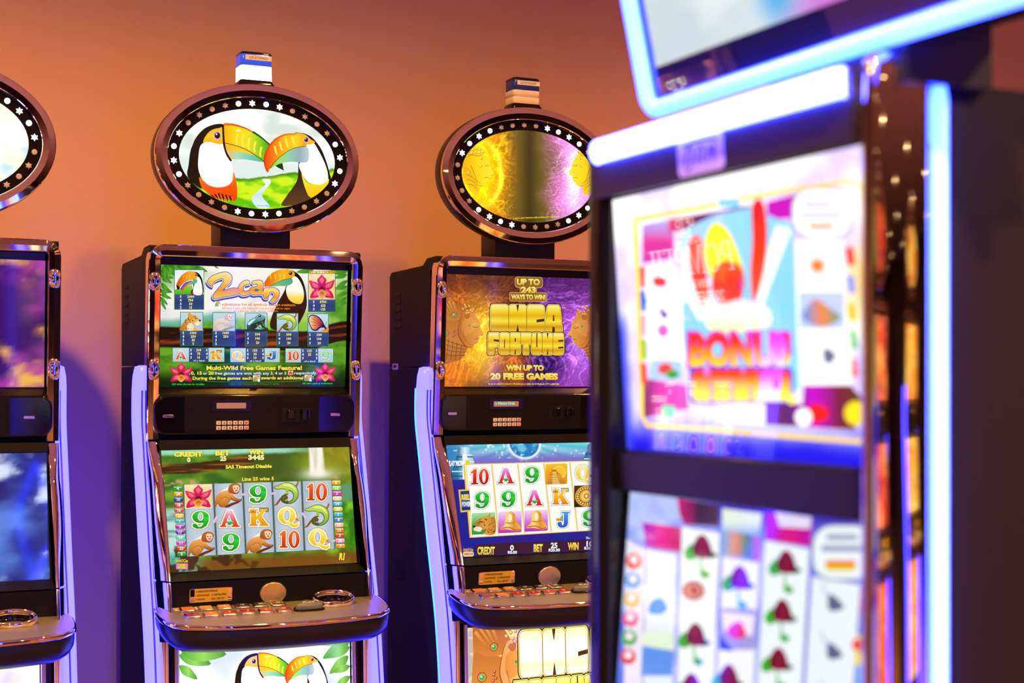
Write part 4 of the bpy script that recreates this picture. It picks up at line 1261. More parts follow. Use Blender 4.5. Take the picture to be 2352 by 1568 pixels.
def calendar_card(a):
    a.rect(0, 0, 190, 190, ('v', '#503010', '#30200c'))
    a.ellipse(100, 95, 92, 92, '#e8a82c', 30); a.ellipse(100, 95, 80, 80, '#6a4010', 30)
    for k in range(22):
        t = 2 * PI * k / 22
        a.ellipse(100 + 70 * math.cos(t), 95 + 70 * math.sin(t), 8, 8, '#f4dc90', 8)
    a.ellipse(100, 95, 58, 58, '#e0a030', 26); a.ellipse(100, 95, 44, 44, '#f4cc60', 24); a.ellipse(100, 95, 20, 24, '#c87818', 16); a.ellipse(100, 95, 10, 14, '#fff0b0', 12)

def pyramid(a, x0, y0, w, h):
    a.poly([(x0 + w * .30, y0), (x0 + w * .74, y0), (x0 + w * .74, y0 + h * .22), (x0 + w * .30, y0 + h * .22)], ('h', '#0c6c98', '#e0f4fc', '#60b8dc'))
    a.poly([(x0 + w * .26, y0 + h * .22), (x0 + w * .78, y0 + h * .22), (x0 + w * 1.05, y0 + h), (x0 - w * .1, y0 + h)], ('h', '#0c6490', '#1478a8', '#c8e8f8', '#2888b8'))
    for k in range(5):
        t = .3 + k * .15
        a.stroke([(x0 + w * (.24 - .3 * (t - .22)), y0 + h * t), (x0 + w * (.8 + .28 * (t - .22)), y0 + h * t)], h * .035, '#d0ecf8' if k % 2 else '#0a5078', smooth=False)
    a.poly([(x0 + w * .44, y0 + h * .22), (x0 + w * .60, y0 + h * .22), (x0 + w * .72, y0 + h), (x0 + w * .46, y0 + h)], '#e8f8ff')

def pic_temple_reels(scr, parent, name='lower_screen'):
    g = Art(scr)
    def fn(U, V):
        n = fbm(U * 6, V * 6, 401, 4)
        c = mixc((20, 34, 150), (40, 30, 140), sm(.3, .7, n))
        top = mixc((120, 110, 200), (70, 196, 214), sm(.84, 1.0, V + .05 * (n - .5)))
        ray = np.abs(np.sin(np.arctan2(U - .47, (V - 1.02)) * 9))
        top = mixc(top, (210, 240, 250), ray * .45 * sm(.84, .95, V))
        c = mixc(c, top, sm(.72, .84, V))
        c = mixc(c, (44, 130, 190), sm(.16, .0, U) * sm(.66, .74, V))
        r = np.hypot((U - .475) / .095, (V - 1.0) / .13)
        moon = mixc((100, 200, 230), (28, 124, 190), sm(.35, .65, fbm(U * 26, V * 20, 411, 4)))
        c = mixc(c, (250, 252, 255), np.exp(-np.clip(r - 1, 0, 9) ** 2 * 60))
        c = mixc(c, moon, sm(1.0, .93, r))
        st = sm(.80, .9, vnoise(U * 60, V * 40, 421)) * sm(.82, .9, V)
        return mixc(c, (255, 255, 255), st * .8)
    g.grid(190, 120, fn)
    o = g.build(name, parent)
    for q in ((500, 536), (1600, 516)):
        a = Art(scr); pyramid(a, q[0], q[1], 240, 280); a.build('pyramid_picture', o)
    tl, tr, br_, bl_ = (636, 694), (1740, 668), (1812, 1246), (696, 1304)
    def P(u, v):
        x0 = tl[0] + (tr[0] - tl[0]) * u; y0 = tl[1] + (tr[1] - tl[1]) * u
        x1 = bl_[0] + (br_[0] - bl_[0]) * u; y1 = bl_[1] + (br_[1] - bl_[1]) * u
        return x0 + (x1 - x0) * v, y0 + (y1 - y0) * v
    a = Art(scr)
    a.poly([P(-.02, -.02), P(1.02, -.02), P(1.02, 1.02), P(-.02, 1.02)], '#f0c24a')
    a.poly([P(-.008, -.01), P(1.008, -.01), P(1.008, 1.01), P(-.008, 1.01)], '#fff4d0')
    a.build('reel_frame', o)
    for k in range(5):
        b = Art(scr)
        b.poly([P(k / 5, 0), P((k + 1) / 5, 0), P((k + 1) / 5, 1), P(k / 5, 1)], '#f0cc78')
        b.poly([P(k / 5 + .006, 0), P((k + 1) / 5 - .006, 0), P((k + 1) / 5 - .006, 1), P(k / 5 + .006, 1)], '#fffdf4')
        b.build('reel_panel', o)
    cells = [['10', 'A', '9', 'T', 'Q'], ['9', '9', 'A', 'K', 'S'], ['J2', 'M', 'M', 'J', '9']]
    cl = {'10': ('v', '#f05a3c', '#d8241c', '#b01410'), 'A': ('v', '#f0a0e8', '#e060c0', '#e02c38', '#d81c28'), 'K': ('v', '#f8d860', '#f4b41c', '#e8701c'), 'Q': ('v', '#fff0a0', '#f8d448', '#f4c840')}
    for r in range(3):
        for c in range(5):
            s = cells[r][c]
            x0, y0 = P(c / 5 + .012, r / 3 + .012); x1, y1 = P((c + 1) / 5 - .012, r / 3 + .012); x2, y2 = P(c / 5 + .012, (r + 1) / 3 - .012)
            W_, H_, sh = x1 - x0, y2 - y0, (y1 - y0) / (x1 - x0)
            fnm = {'T': temple_card, 'M': mask_card, 'J2': jaguar2, 'S': calendar_card}.get(s)
            if fnm:
                a = put(scr, fnm, x0, y0, W_, H_, 188, 184, sh)
            else:
                a = Art(scr)
                cx, cy = P((c + .5) / 5, (r + .5) / 3)
                symbol(a, s, cx, cy, 132, {'9': 118, '10': 150, 'A': 136, 'K': 138, 'Q': 140, 'J': 104}[s], colors=cl.get(s), edge='#989888', rim='#f4f8f0')
            a.build('reel_symbol', o)
    a = Art(scr)
    a.quadp([(572, 905), (664, 900), (680, 1092), (594, 1100)], '#f0c040'); a.quadp([(588, 918), (664, 914), (676, 1078), (604, 1084)], ('v', '#102c78', '#1c58b8', '#0c2468'))
    a.text('REEL', 634, 990, 44, '#f8d840', 'c', .06, 70, res=2); a.text('POWER', 640, 1048, 40, '#e8ecf8', 'c', .05, 72, res=2)
    a.build('reel_power_badge', o)
    a = Art(scr)
    a.text('PLAY NOW', 548, 698, 44, '#f4f8ff', 'c', .05, 140, slant=.1); a.rect(628, 652, 664, 692, '#e8d020')
    a.build_each('screen_lettering', o)
    a = Art(scr)
    for x0, y0, x1, y1, d in ((718, 1376, 1200, 1472, -22), (1210, 1358, 1470, 1450, -14), (1476, 1345, 1900, 1438, -20)):
        a.quadp([(x0, y0), (x1, y0 + d), (x1 + 4, y1 + d), (x0 + 4, y1)], '#3c1c34')
    a.build_each('meter_bar', o)
    a = Art(scr)
    k2 = dict(bold=.05, edge='#3c2008', edgew=.03)
    gy = ('v', '#f8ec6c', '#e8b018')
    a.text('CREDIT', 812, 1458, 62, gy, 'c', wfit=148, **k2); a.text('BET', 1252, 1438, 62, gy, 'c', wfit=78, **k2); a.text('WIN', 1548, 1424, 60, gy, 'c', wfit=92, **k2)
    a.text('0', 1030, 1426, 44, '#f8f8ff', 'c', .04); a.text('25', 1386, 1408, 44, '#f8f8ff', 'c', .04, 56); a.text('10', 1690, 1396, 44, '#f8f8ff', 'c', .04, 60)
    a.text('R0.00', 1034, 1455, 24, '#f8f8ff', 'c', .04, 78); a.text('R25.00', 1388, 1438, 24, '#f8f8ff', 'c', .04, 96); a.text('R10.00', 1690, 1424, 24, '#f8f8ff', 'c', .04, 96)
    a.text('This game', 1700, 1334, 18, '#f8f8ff', 'c', .03, 90, res=1)
    a.text('AristOCan', 660, 1430, 26, '#e8a82c', 'c', .04, 86, res=1)
    a.build_each('meter_lettering', o)
    a = Art(scr)
    a.rect(564, 1388, 606, 1482, '#f0bc48', 16); a.rect(572, 1410, 598, 1462, '#f8e8b0', 10)
    a.rect(616, 1434, 708, 1478, '#f4cc78', 16); a.text('GAME RULES', 662, 1463, 16, '#3c4cb0', 'c', .03, 76, res=1)
    a.build('game_rules_badge', o)
    return o
# ------------------------------------------------------------------ the row machines
SQ = {  # sheet corners (TL, TR, BR, BL) that each picture was drawn in
 'sign_jungle': [(365.9, 466.5), (1555, 559.6), (1555, 1301.1), (365.9, 1242.3)],
 'up_jungle': [(400, 248), (1990, 297), (1970, 1277), (385, 1277)],
 'lo_jungle': [(388, 547), (1922, 524), (2000, 1464), (430, 1552)],
 'sign_temple': [(390, 500.9), (1526.6, 591.2), (1526.6, 1374.3), (390, 1316.9)],
 'up_temple': [(605, 350), (2085, 380), (2056.4, 1410), (578, 1415)],
 'lo_temple': [(468, 518), (1830.8, 498), (1921.5, 1420.0), (556, 1484)],
}
UNIT = [(0, 0), (1000, 0), (1000, 620), (0, 620)]

def lut(tab, z):
    """y at height z on a side profile (tab runs downwards)"""
    for (z0, y0), (z1, y1) in zip(tab, tab[1:]):
        if z <= z0 and z >= z1:
            t = (z0 - z) / (z0 - z1)
            return y0 + (y1 - y0) * t
    return tab[0][1] if z > tab[0][0] else tab[-1][1]

IN = [(1.262, .036), (1.22, .013), (1.174, -.024), (1.08, -.058), (.987, -.092), (.914, -.116), (.866, -.124)]
OUT = [(1.262, .034), (1.22, .022), (1.177, .008), (1.155, -.006), (1.08, -.0346), (.99, -.052), (.906, -.0667), (.863, -.073)]
STRIP = [(1.440, .080), (1.32, .088), (1.24, .070), (1.15, .045), (1.0, .005), (.86, -.036), (.75, -.062), (.55, -.09), (.30, -.10), (.12, -.10)]

_lamp_mesh = {}
def lamp_mesh(kind, on):
    k = (kind, on)
    if k not in _lamp_mesh:
        mb = MB()
        pl = Plane((0, 0, 0))
        o = ell(0, 0, .0068, .0068, 16) if kind == 'disc' else star(0, 0, .0088, .0050, 6)
        mb.plate(pl, o, -.003, .0022, .0012)
        ob = mb.build('lamp', M['lamp_on' if on else 'lamp_off'])
        me = ob.data
        bpy.data.objects.remove(ob)
        _lamp_mesh[k] = me
    return _lamp_mesh[k]

_btn_mesh = {}
def button_meshes(capmat):
    if capmat not in _btn_mesh:
        pl = Plane((0, 0, 0), (1, 0, 0), (0, 1, 0))
        a = MB(); a.plate(pl, rrect(-.0185, .0185, -.0150, .0150, .006), -.002, .0085, .003)
        b = MB(); b.plate(pl, rrect(-.0145, .0145, -.0110, .0110, .004), .006, .0098, .0012)
        oa = a.build('button', M['chrome_soft']); ob = b.build('button_cap', M[capmat])
        _btn_mesh[capmat] = (oa.data, ob.data)
        bpy.data.objects.remove(oa); bpy.data.objects.remove(ob)
    return _btn_mesh[capmat]

def slot_machine(name, label, loc, rz, signfn, upfn, lofn, belfn, phase, beacon_lit, beacon_text, disc, sq, sheet_sticker=False, reader_text=None, cyan=False, sign_mat='sign', lite=False, scr_mat='screen'):
    T = thing(name, label, 'slot machine', loc, rz, 'slot machines with oval signs')
    # ---- cabinet
    mb = MB()
    up = [(.062, 1.445), (.062, 1.700), (.012, 1.712), (.010, 1.730), (.020, 1.735), (.085, 1.733), (.115, 1.716), (.352, 1.712), (.366, 1.700), (.366, 1.445)]
    def extr(prof, x0, x1, m):
        n = len(prof)
        m.rings([[(x0, y, z) for y, z in prof], [(x1, y, z) for y, z in prof]], smooth=False)
        m.face([(x0, y, z) for y, z in prof]); m.face([(x1, y, z) for y, z in prof][::-1])
    extr(up, -.268, .268, mb)
    body = mb.build('upper_cabinet', M['black'], T)
    mb = MB()
    lo = [(.050, 1.4425), (.367, 1.4425), (.384, .70), (.384, .06), (-.045, .06), (-.045, .60), (-.04, .80), (-.015, .93), (.03, 1.15), (.055, 1.25)]
    extr(lo, -.268, .268, mb)
    lbody = mb.build('lower_cabinet', M['black'], T)
    mb = MB(); mb.box(-.24, .24, -.04, .36, 0, .065); mb.build('plinth', M['cavity'], T)
    for s in (() if lite else (-1, 1)):
        for zc, n, par in ((1.606, 5, body), (1.158, 5, lbody), (.885, 3, lbody)):
            for k in range(n):
                z = zc + (n - 1) / 2 * .0225 - k * .0225
                yc = .30 if zc > 1 else .285
                m2 = MB()
                m2.box(s * .268 - .0006, s * .268 + .0006, yc - .020, yc + .020, z - .005, z + .005)
                m2.build('vent_slot', M['cavity'], par)
                m2 = MB()   # the little hood lip above each slot's lower edge
                m2.add([(s * .2685, yc - .022, z - .0095), (s * .2685, yc + .022, z - .0095), (s * .2725, yc + .020, z - .0055), (s * .2725, yc - .020, z - .0055), (s * .2685, yc - .022, z - .0045), (s * .2685, yc + .022, z - .0045)],
                       [(0, 1, 2, 3), (3, 2, 5, 4), (0, 3, 4), (1, 5, 2)])
                m2.build('vent_hood', M['black'], par)
    # ---- chrome surround of the upper screen
    UP = Plane((0, .031, 1.262), (1, 0, 0), (0, -.031, .474))
    def arch(hw, top, r, n=8):
        pts = [(-hw, .002), (-hw, .10), (-hw, .20), (-hw, .30)]
        pts += [(-hw + r - r * math.cos(t), top - r + r * math.sin(t)) for t in [PI / 2 * k / n for k in range(n + 1)]]
        pts += [(-x, y) for x, y in reversed(pts)]
        return pts
    o_, i_ = arch(.273, .476, .040), arch(.2425, .446, .006)
    prof = [(0, -.035), (0, -.006), (.03, -.0015), (.09, .0005), (.5, .0018), (.90, .0010), (.97, -.0005), (1.0, -.004), (1.0, -.040)]
    mb = MB()
    loops = []
    for t, d in prof:
        loops.append([UP(a0 + (a1 - a0) * t, b0 + (b1 - b0) * t, d) for (a0, b0), (a1, b1) in zip(o_, i_)])
    mb.hard(loops, closed=False)
    for e in (0, -1):
        q = [L[e] for L in loops]
        mb.face(q)
    mb.build('chrome_surround', M['chrome'], T)
    for s in (-1, 1):
        for b, hh in ((.385, .023), (.172, .026)):
            mb = MB()   # the cast chrome joint on each side rail
            L = []
            for k in range(11):
                t = -1 + 2 * k / 10
                w_ = math.sqrt(max(0, 1 - t * t))
                L.append([UP(s * (.2578 + .0145 * math.cos(q) * (.45 + .55 * w_)), b + hh * t, .0005 + .0085 * w_ * math.sin(q) + .0030 * math.sin(q * 3) * w_ * math.cos(t * 2.5)) for q in [PI * j / 12 for j in range(13)]])
            mb.rings(L, closed=False)
            mb.build('chrome_joint', M['chrome'], T)
    # ---- upper screen recess
    mb = MB()
    for s in (-1, 1):
        mb.add([UP(s * .2425, .10, -.004), UP(s * .2425, .446, -.004), UP(s * .2425, .446, -.055), UP(s * .2425, .10, -.055)], [(0, 1, 2, 3)])
    mb.add([UP(-.2425, .446, -.004), UP(.2425, .446, -.004), UP(.2425, .446, -.05), UP(-.2425, .446, -.05)], [(0, 1, 2, 3)])
    mb.add([(-.2425, .0515, 1.385), (.2425, .0515, 1.385), (.2425, .0305, 1.7085), (-.2425, .0305, 1.7085)], [(0, 1, 2, 3)])
    mb.add([(-.2425, .018, 1.365), (.2425, .018, 1.365), (.2425, .0505, 1.388), (-.2425, .0505, 1.388)], [(0, 1, 2, 3)])
    mb.build('screen_recess', M['bezel'], T)
    us = Screen(Plane((-.24, .0495, 1.391), (1, 0, 0), (0, -.02, .298)), .48, .2987, sq[1], M[scr_mat])
    upfn(us, T)
    # ---- card reader panel
    RP = Plane((0, .0275, 1.323), (1, 0, 0), (0, -.031, .474))
    mb = MB(); mb.plate(RP, rrect(-.258, .256, -.050, .050, .032, 7), -.03, .010, .006)
    rp = mb.build('reader_panel', M['gloss'], T)
    mb = MB(); mb.plate(RP, rrect(-.183, .159, -.044, .046, .002, 1), .008, .0112, .0006); mb.build('reader_insert', M['black'], rp)
    mb = MB(); mb.plate(RP, rrect(-.116, -.016, .008, .036, .001, 1), .010, .0122, .0005); mb.build('display_frame', M['bezel'], rp)
    mb = MB(); mb.plate(RP, rrect(-.105, -.031, .0155, .0295, .0008, 1), .011, .0128, .0003); mb.build('display_window', M['display_glow'], rp)
    if reader_text:
        mb = MB(); text_mesh(mb, RP, reader_text, -.071, .0245, .0062, .0131, .058, .03)
        mb.build('display_lettering', pbr('cyan_display_text', (0, .4, .4), .4, emit=(.05, .8, .7), estr=1.2), rp)
    mb = MB(); mb.plate(RP, rrect(-.109, -.020, -.040, -.013, .001, 1), .010, .0120, .0005); mb.build('keypad_base', M['cavity'], rp)
    keyt = []
    for r, row in enumerate(() if lite else (('1', '2', '3', '4', '5', 'ENT'), ('6', '7', '8', '9', '0', 'CLR'))):
        for c, ch in enumerate(row):
            x, z = -.0995 + c * .01405, -.0198 - r * .0125
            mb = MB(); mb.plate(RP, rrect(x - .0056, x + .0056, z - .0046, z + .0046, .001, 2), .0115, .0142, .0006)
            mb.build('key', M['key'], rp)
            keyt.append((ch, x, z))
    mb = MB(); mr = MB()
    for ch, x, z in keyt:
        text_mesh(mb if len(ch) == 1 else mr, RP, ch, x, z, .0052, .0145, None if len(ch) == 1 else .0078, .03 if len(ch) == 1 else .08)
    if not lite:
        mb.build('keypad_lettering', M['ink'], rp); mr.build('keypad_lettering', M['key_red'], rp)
    # card slot mouth
    mb = MB(); mb.plate(RP, rrect(.062, .138, -.020, .016, .003, 2), .0105, .0122, .0005); mb.build('card_slot_well', M['cavity'], rp)
    for x0, x1, z0, z1, d in ((.074, .094, -.012, .012, .019), (.110, .125, -.014, .014, .024), (.126, .136, -.011, .011, .021)):
        mb = MB(); mb.plate(RP, rrect(x0, x1, z0, z1, .003, 3), .0115, d, .003); mb.build('card_slot_jaw', M['gloss'], rp)
    for x in (-.2235, .2015):
        mb = MB(); mb.plate(RP, rrect(x - .0135, x + .0135, -.0062, .0022, .004, 4), .008, .0145, .002); mb.build('indicator_bar', M['chrome_soft'], rp)
    # ---- lower screen rails
    for s in (-1, 1):
        for z1, z0, nm in ((1.2585, .9345, 'chrome_rail'), (.9305, .862, 'chrome_rail_foot')):
            mb = MB(); L = []
            n = 12 if z1 > 1 else 4
            for k in range(n + 1):
                z = z1 + (z0 - z1) * k / n
                yi, yo = lut(IN, z), lut(OUT, z)
                xi, xo = s * .2435, s * .273
                L.append([Vector(p) for p in ((xo, yo + .05, z), (xo, yo + .012, z), (xo - s * .002, yo + .003, z), (xo - s * .010, yo * .62 + yi * .38 - .004, z), (xo - s * .020, yo * .25 + yi * .75 - .003, z), (xi + s * .003, yi - .0005, z), (xi, yi + .003, z), (xi, yi + .05, z))])
            mb.rings(L, cap0=True, cap1=True)
            mb.build(nm, M['chrome'], T)
    # ---- lower screen recess and panels
    LP = Plane((-.24, -.0405, .947), (1, 0, 0), (0, .06, .29))
    mb = MB()
    mb.add([LP(-.004, -.014, -.001), LP(.484, -.014, -.001), LP(.484, .318, -.001), LP(-.004, .318, -.001)], [(0, 1, 2, 3)])
    for x in (-.2435, .2435):
        n = 10
        a_ = [(x, lut(IN, 1.258 + (.934 - 1.258) * k / n) + .002, 1.258 + (.934 - 1.258) * k / n) for k in range(n + 1)]
        b_ = [(x, .02 - .0745 * k / n + .02, 1.258 + (.934 - 1.258) * k / n) for k in range(n + 1)]
        mb.rings([a_, b_], closed=False)
    mb.build('screen_recess', M['bezel'], T)
    mb = MB(); mb.plate(LP, [(-.0035, .2965), (.4835, .2965), (.4835, .320), (-.0035, .320)], -.002, .004, .001); mb.build('screen_bar', M['black'], T)
    mb = MB(); extr([(-.045, .9445), (-.060, .9435), (-.106, .9325), (-.05, .930)], -.2435, .2435, mb); mb.build('lower_screen_bar', M['black'], T)
    ls = Screen(Plane((-.24, -.0410, .947), (1, 0, 0), (0, .06, .29)), .48, .2961, sq[2], M[scr_mat])
    lofn(ls, T)
    # ---- front panel above the deck
    mb = MB(); mb.plate(Plane((0, -.092, .866), (1, 0, 0), (0, -.006, .064)), [(-.2432, -.004), (.2432, -.004), (.2432, .0625), (-.2432, .0625)], -.05, .0, .001)
    fp = mb.build('front_panel', M['black'], T)
    FP = Plane((0, -.092, .866), (1, 0, 0), (0, -.006, .064))
    mb = MB(); mb.plate(FP, rrect(-.199, -.0945, .0135, .0475, .004, 4), -.001, .004, .002); mb.build('plate_holder', M['chrome'], fp)
    mb = MB(); mb.plate(FP, rrect(-.1865, -.106, .0155, .0462, .001, 2), .003, .0046, .0003); mb.build('instruction_plate', M['yellow_plate'], fp)
    mb = MB()
    text_mesh(mb, FP, '0 - FUNDS & POINTS DOWNLOAD', -.1575, .0405, .0042, .0049, .052, .03)
    text_mesh(mb, FP, '1 - AUTO DOWNLOAD', -.1680, .0310, .0042, .0049, .033, .03)
    text_mesh(mb, FP, '2 - CARD BALANCES', -.1285, .0310, .0042, .0049, .036, .03)
    text_mesh(mb, FP, '4 - AUTO PLAY', -.1730, .0215, .0042, .0049, .024, .03)
    text_mesh(mb, FP, 'CLR-6 - CASH OUT', -.1305, .0215, .0042, .0049, .032, .03)
    mb.build('plate_lettering', M['ink'], fp)
    mb = MB(); mb.plate(FP, ell(.0055, .028, .036, .030, 36), -.002, .0025, .0012); mb.build('disc_seat', M['cavity'], fp)
    mb = MB(); mb.plate(FP, ell(.0055, .0265, .0330, .0265, 36), .001, .007, .0025); mb.build('round_plate', M[disc], fp)
    # ---- button deck
    DK = Plane((0, -.08, .868), (1, 0, 0), (0, 1, .155))
    half = [(0, -.255), (.06, -.254), (.13, -.249), (.19, -.240), (.235, -.228), (.262, -.208), (.275, -.182), (.280, -.15), (.2805, -.11), (.2775, -.078), (.262, -.070)]
    out = [(x, (y + .08) * 1.012) for x, y in half]
    out = out + [(-x, y) for x, y in reversed(out[1:])]
    out = ccw(out)
    mb = MB(); mb.plate(DK, inset(out, .004), -.012, .0015, .0015)
    dk = mb.build('button_deck', M['deck'], T)
    mb = MB()
    L = []
    for t, d in ((.010, -.002), (.004, .0022), (.0012, .0020), (-.0012, -.0005), (-.002, -.004), (-.001, -.009), (.003, -.0115), (.02, -.012)):
        L.append([DK(a, b, d) for a, b in inset(out, t)])
    mb.rings(L); mb.build('chrome_edge', M['chrome'], dk)
    mb = MB()
    L = []
    for t, z in ((.003, -.0118), (.002, -.022), (.004, -.038), (.012, -.054), (.030, -.068), (.058, -.075)):
        L.append([Vector(DK(a, b, 0)) + Vector((0, 0, z)) for a, b in inset(out, t)])
    mb.rings(L); mb.face(L[-1]); mb.build('deck_skirt', M['skirt'], dk)
    caps = [['cap_orange', 'cap_amber', 'cap_amber', 'cap_navy', 'cap_navy', 'cap_navy'], ['cap_plum', 'cap_orange', 'cap_red', 'cap_red', 'cap_red', 'cap_red']]
    legs = [['', '1', '5', '15', '20', '25'], ['', '1', '2', '3', '5', '10']]
    mt = MB()
    for r in range(0 if lite else 2):
        for c in range(6):
            x, y = -.2085 + c * .0439, (-.1195, -.1680)[r]
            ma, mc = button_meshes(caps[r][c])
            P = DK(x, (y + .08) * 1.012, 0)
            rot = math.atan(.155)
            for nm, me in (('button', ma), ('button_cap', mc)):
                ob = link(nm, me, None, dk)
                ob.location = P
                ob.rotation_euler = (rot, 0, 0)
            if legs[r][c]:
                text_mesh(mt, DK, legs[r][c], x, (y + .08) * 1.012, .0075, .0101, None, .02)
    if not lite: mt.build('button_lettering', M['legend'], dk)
    # play button: a rounded triangle
    tri = ccw(spline([(.073, -.052), (.104, -.075), (.108, -.096), (.074, -.101), (.040, -.096), (.043, -.075)], True, 5))
    mb = MB(); mb.plate(DK, inset(tri, -.002), -.001, .006, .003); pb = mb.build('play_button', M['gloss'], dk)
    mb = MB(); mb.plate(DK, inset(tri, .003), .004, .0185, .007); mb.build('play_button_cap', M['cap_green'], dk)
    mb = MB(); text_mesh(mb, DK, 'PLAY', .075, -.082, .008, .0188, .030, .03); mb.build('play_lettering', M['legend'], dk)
    # coin tray: a chrome-lipped oval cup set into the back of the deck
    CT = Plane((.146, -.1345, .8765), (1, 0, 0), (0, .90, .43))
    mb = MB(); L = []
    for k, d in ((1.0, -.012), (1.03, -.002), (1.0, .004), (.93, .005), (.86, .001), (.84, -.006)):
        L.append([CT(a, b, d) for a, b in ell(0, 0, .053 * k, .031 * k + (k - 1) * .02, 40)])
    mb.rings(L); tray = mb.build('coin_cup_lip', M['chrome'], dk)
    mb = MB(); L = []
    for k, d in ((.85, -.002), (.78, -.012), (.55, -.02), (.2, -.023)):
        L.append([CT(a, b, d) for a, b in ell(0, 0, .053 * k, .031 * k - .002, 40)])
    mb.rings(L); mb.face(L[-1]); mb.build('coin_cup', M['gloss'], dk)
    # ---- belly glass below the deck
    BP = Plane((-.214, -.0795, .30), (1, 0, 0), (0, .02, .47))
    for s in (-1, 1):
        mb = MB(); L = []
        for k in range(6):
            z = .788 - k * .095
            y = -.075 - .012 * k / 5
            L.append([Vector(p) for p in ((s * .273, y + .08, z), (s * .273, y + .018, z), (s * .270, y + .006, z), (s * .258, y - .006, z), (s * .247, y - .008, z), (s * .2435, y - .003, z), (s * .2435, y + .06, z))])
        mb.rings(L, cap0=True, cap1=True); mb.build('chrome_rail_lower', M['chrome'], T)
    mb = MB(); mb.box(-.2435, .2435, -.070, -.03, .785, .80)
    mb.add([BP(-.028, -.02, -.004), BP(.456, -.02, -.004), BP(.456, .500, -.004), BP(-.028, .500, -.004)], [(0, 1, 2, 3)])
    mb.build('belly_surround', M['bezel'], T)
    for s in (-1, 1):
        mb = MB(); mb.tube([(BP(.214 + s * .222, b, .006), (1, 0, 0), (0, -1, 0)) for b in (-.01, .2, .475)], ell(0, 0, .006, .006, 10)); mb.build('belly_post', M['chrome_soft'], T)
    bs = Screen(BP, .428, .465, [(0, 0), (1000, 0), (1000, 1090), (0, 1090)], M['belly'])
    belfn(bs, T)
    # ---- light strips down both sides
    for s in (-1, 1):
        path = []; tab = STRIP
        pts = [(tab[0][0] + .004, tab[0][1])] + [(tab[0][0], tab[0][1])] + spline([(z, y) for z, y in tab], False, 4)[1:]
        sec = [(0, -.028), (.010, -.0275), (.020, -.024), (.027, -.016), (.0305, -.006), (.0305, .006), (.027, .016), (.020, .024), (.010, .0275), (0, .028)]
        loops = []
        for k, (z, y) in enumerate(pts):
            j0, j1 = pts[max(0, k - 1)], pts[min(len(pts) - 1, k + 1)]
            tz, ty = j1[0] - j0[0], j1[1] - j0[1]
            ln = math.hypot(tz, ty) or 1
            Y = Vector((0, -tz / ln, ty / ln))          # across the strip, towards the wall
            kk = {0: .45, 1: .8, 2: .95}.get(k, 1.0)
            loops.append([Vector((s * (.266 + a * kk), y, z)) + Y * (b * kk) for a, b in sec])
        mb = MB(); mb.rings(loops, cap0=True, cap1=True)
        st = mb.build('light_strip', M['strip'], T)
        for nm, b, w_, mat, aa in (('strip_edge', .0255, .0030, 'strip_edge', .0135), ('strip_edge', -.0270, .0022, 'strip_edge', .0115), ('strip_line', .0170, .0050 if cyan else .0012, 'strip_cyan' if cyan else 'strip_front', .0255)):
            loops = []
            for k, (z, y) in enumerate(pts):
                if k < 3: continue
                j0, j1 = pts[max(0, k - 1)], pts[min(len(pts) - 1, k + 1)]
                tz, ty = j1[0] - j0[0], j1[1] - j0[1]
                ln = math.hypot(tz, ty) or 1
                Y = Vector((0, -tz / ln, ty / ln))
                c = Vector((s * (.266 + aa), y, z)) + Y * b
                loops.append([c + Vector((s * w_ * math.cos(q), 0, 0)) + Y * (w_ * math.sin(q)) for q in [2 * PI * j / 8 for j in range(8)]])
            mb = MB(); mb.rings(loops, cap0=True, cap1=True); mb.build(nm, M[mat], st)
    # ---- neck and oval sign
    mb = MB()
    for x0, x1, y0, y1 in ((-.0895, .0895, .035, .13),):
        mb.plate(Plane((0, y0, 1.72)), rrect(x0, x1, 0, .12, .002, 1), -(y1 - y0), 0, .004)
    nk = mb.build('sign_neck', M['skirt'], T)
    OV = Plane((.001, 0, 1.9585))
    N_ = 72
    A_, B_ = .2605, .1845
    mb = MB(); L = []
    for t, d in ((0, -.016), (0, -.006), (.025, -.001), (.07, .0005), (.5, .0012), (.93, .0), (.98, -.002), (1, -.006), (1, -.014)):
        L.append([OV(x, y, d) for x, y in ell(0, 0, A_ + (.2275 - A_) * t, B_ + (.1505 - B_) * t, N_)])
    mb.hard(L)
    sg = mb.build('oval_sign', M['chrome'], T)
    mb = MB(); L = []
    for k, d in ((.90, -.075), (.975, -.066), (1.0, -.050), (1.005, -.020), (.999, -.010)):
        L.append([OV(x, y, d) for x, y in ell(0, 0, A_ * k, B_ * k, N_)])
    mb.rings(L); mb.face(L[0], True); mb.build('sign_shell', M['skirt'], sg)
    mb = MB(); L = []
    for a, b, d in ((.2285, .1515, -.0120), (.2275, .1505, -.0118), (.1995, .1245, -.0125), (.1990, .1240, -.0135)):
        L.append([OV(x, y, d) for x, y in ell(0, 0, a, b, N_)])
    mb.rings(L, smooth=False); mb.build('lamp_band', M['gloss'], sg)
    ss = Screen(Plane((.001 - .2, .0140, 1.9585 - .1255)), .4, .251, sq[0], M[sign_mat], clip=True)
    signfn(ss, sg)
    # lamps, evenly spaced along the band
    ring = ell(0, 0, .2135, .1375, 720)
    acc = [0]
    for k in range(720):
        p, q = ring[k], ring[(k + 1) % 720]
        acc.append(acc[-1] + math.hypot(p[0] - q[0], p[1] - q[1]))
    for k in range(0 if lite == 2 else 32):
        tgt = acc[-1] * ((k + .5) / 32)
        j = next(i for i in range(720) if acc[i + 1] >= tgt)
        x, y = ring[j]
        on = ((k + phase) // 4) % 2 == 0
        ob = link('sign_lamp', lamp_mesh('disc' if k % 2 else 'star', on), None, sg)
        ob.location = OV(x, y, -.0118)
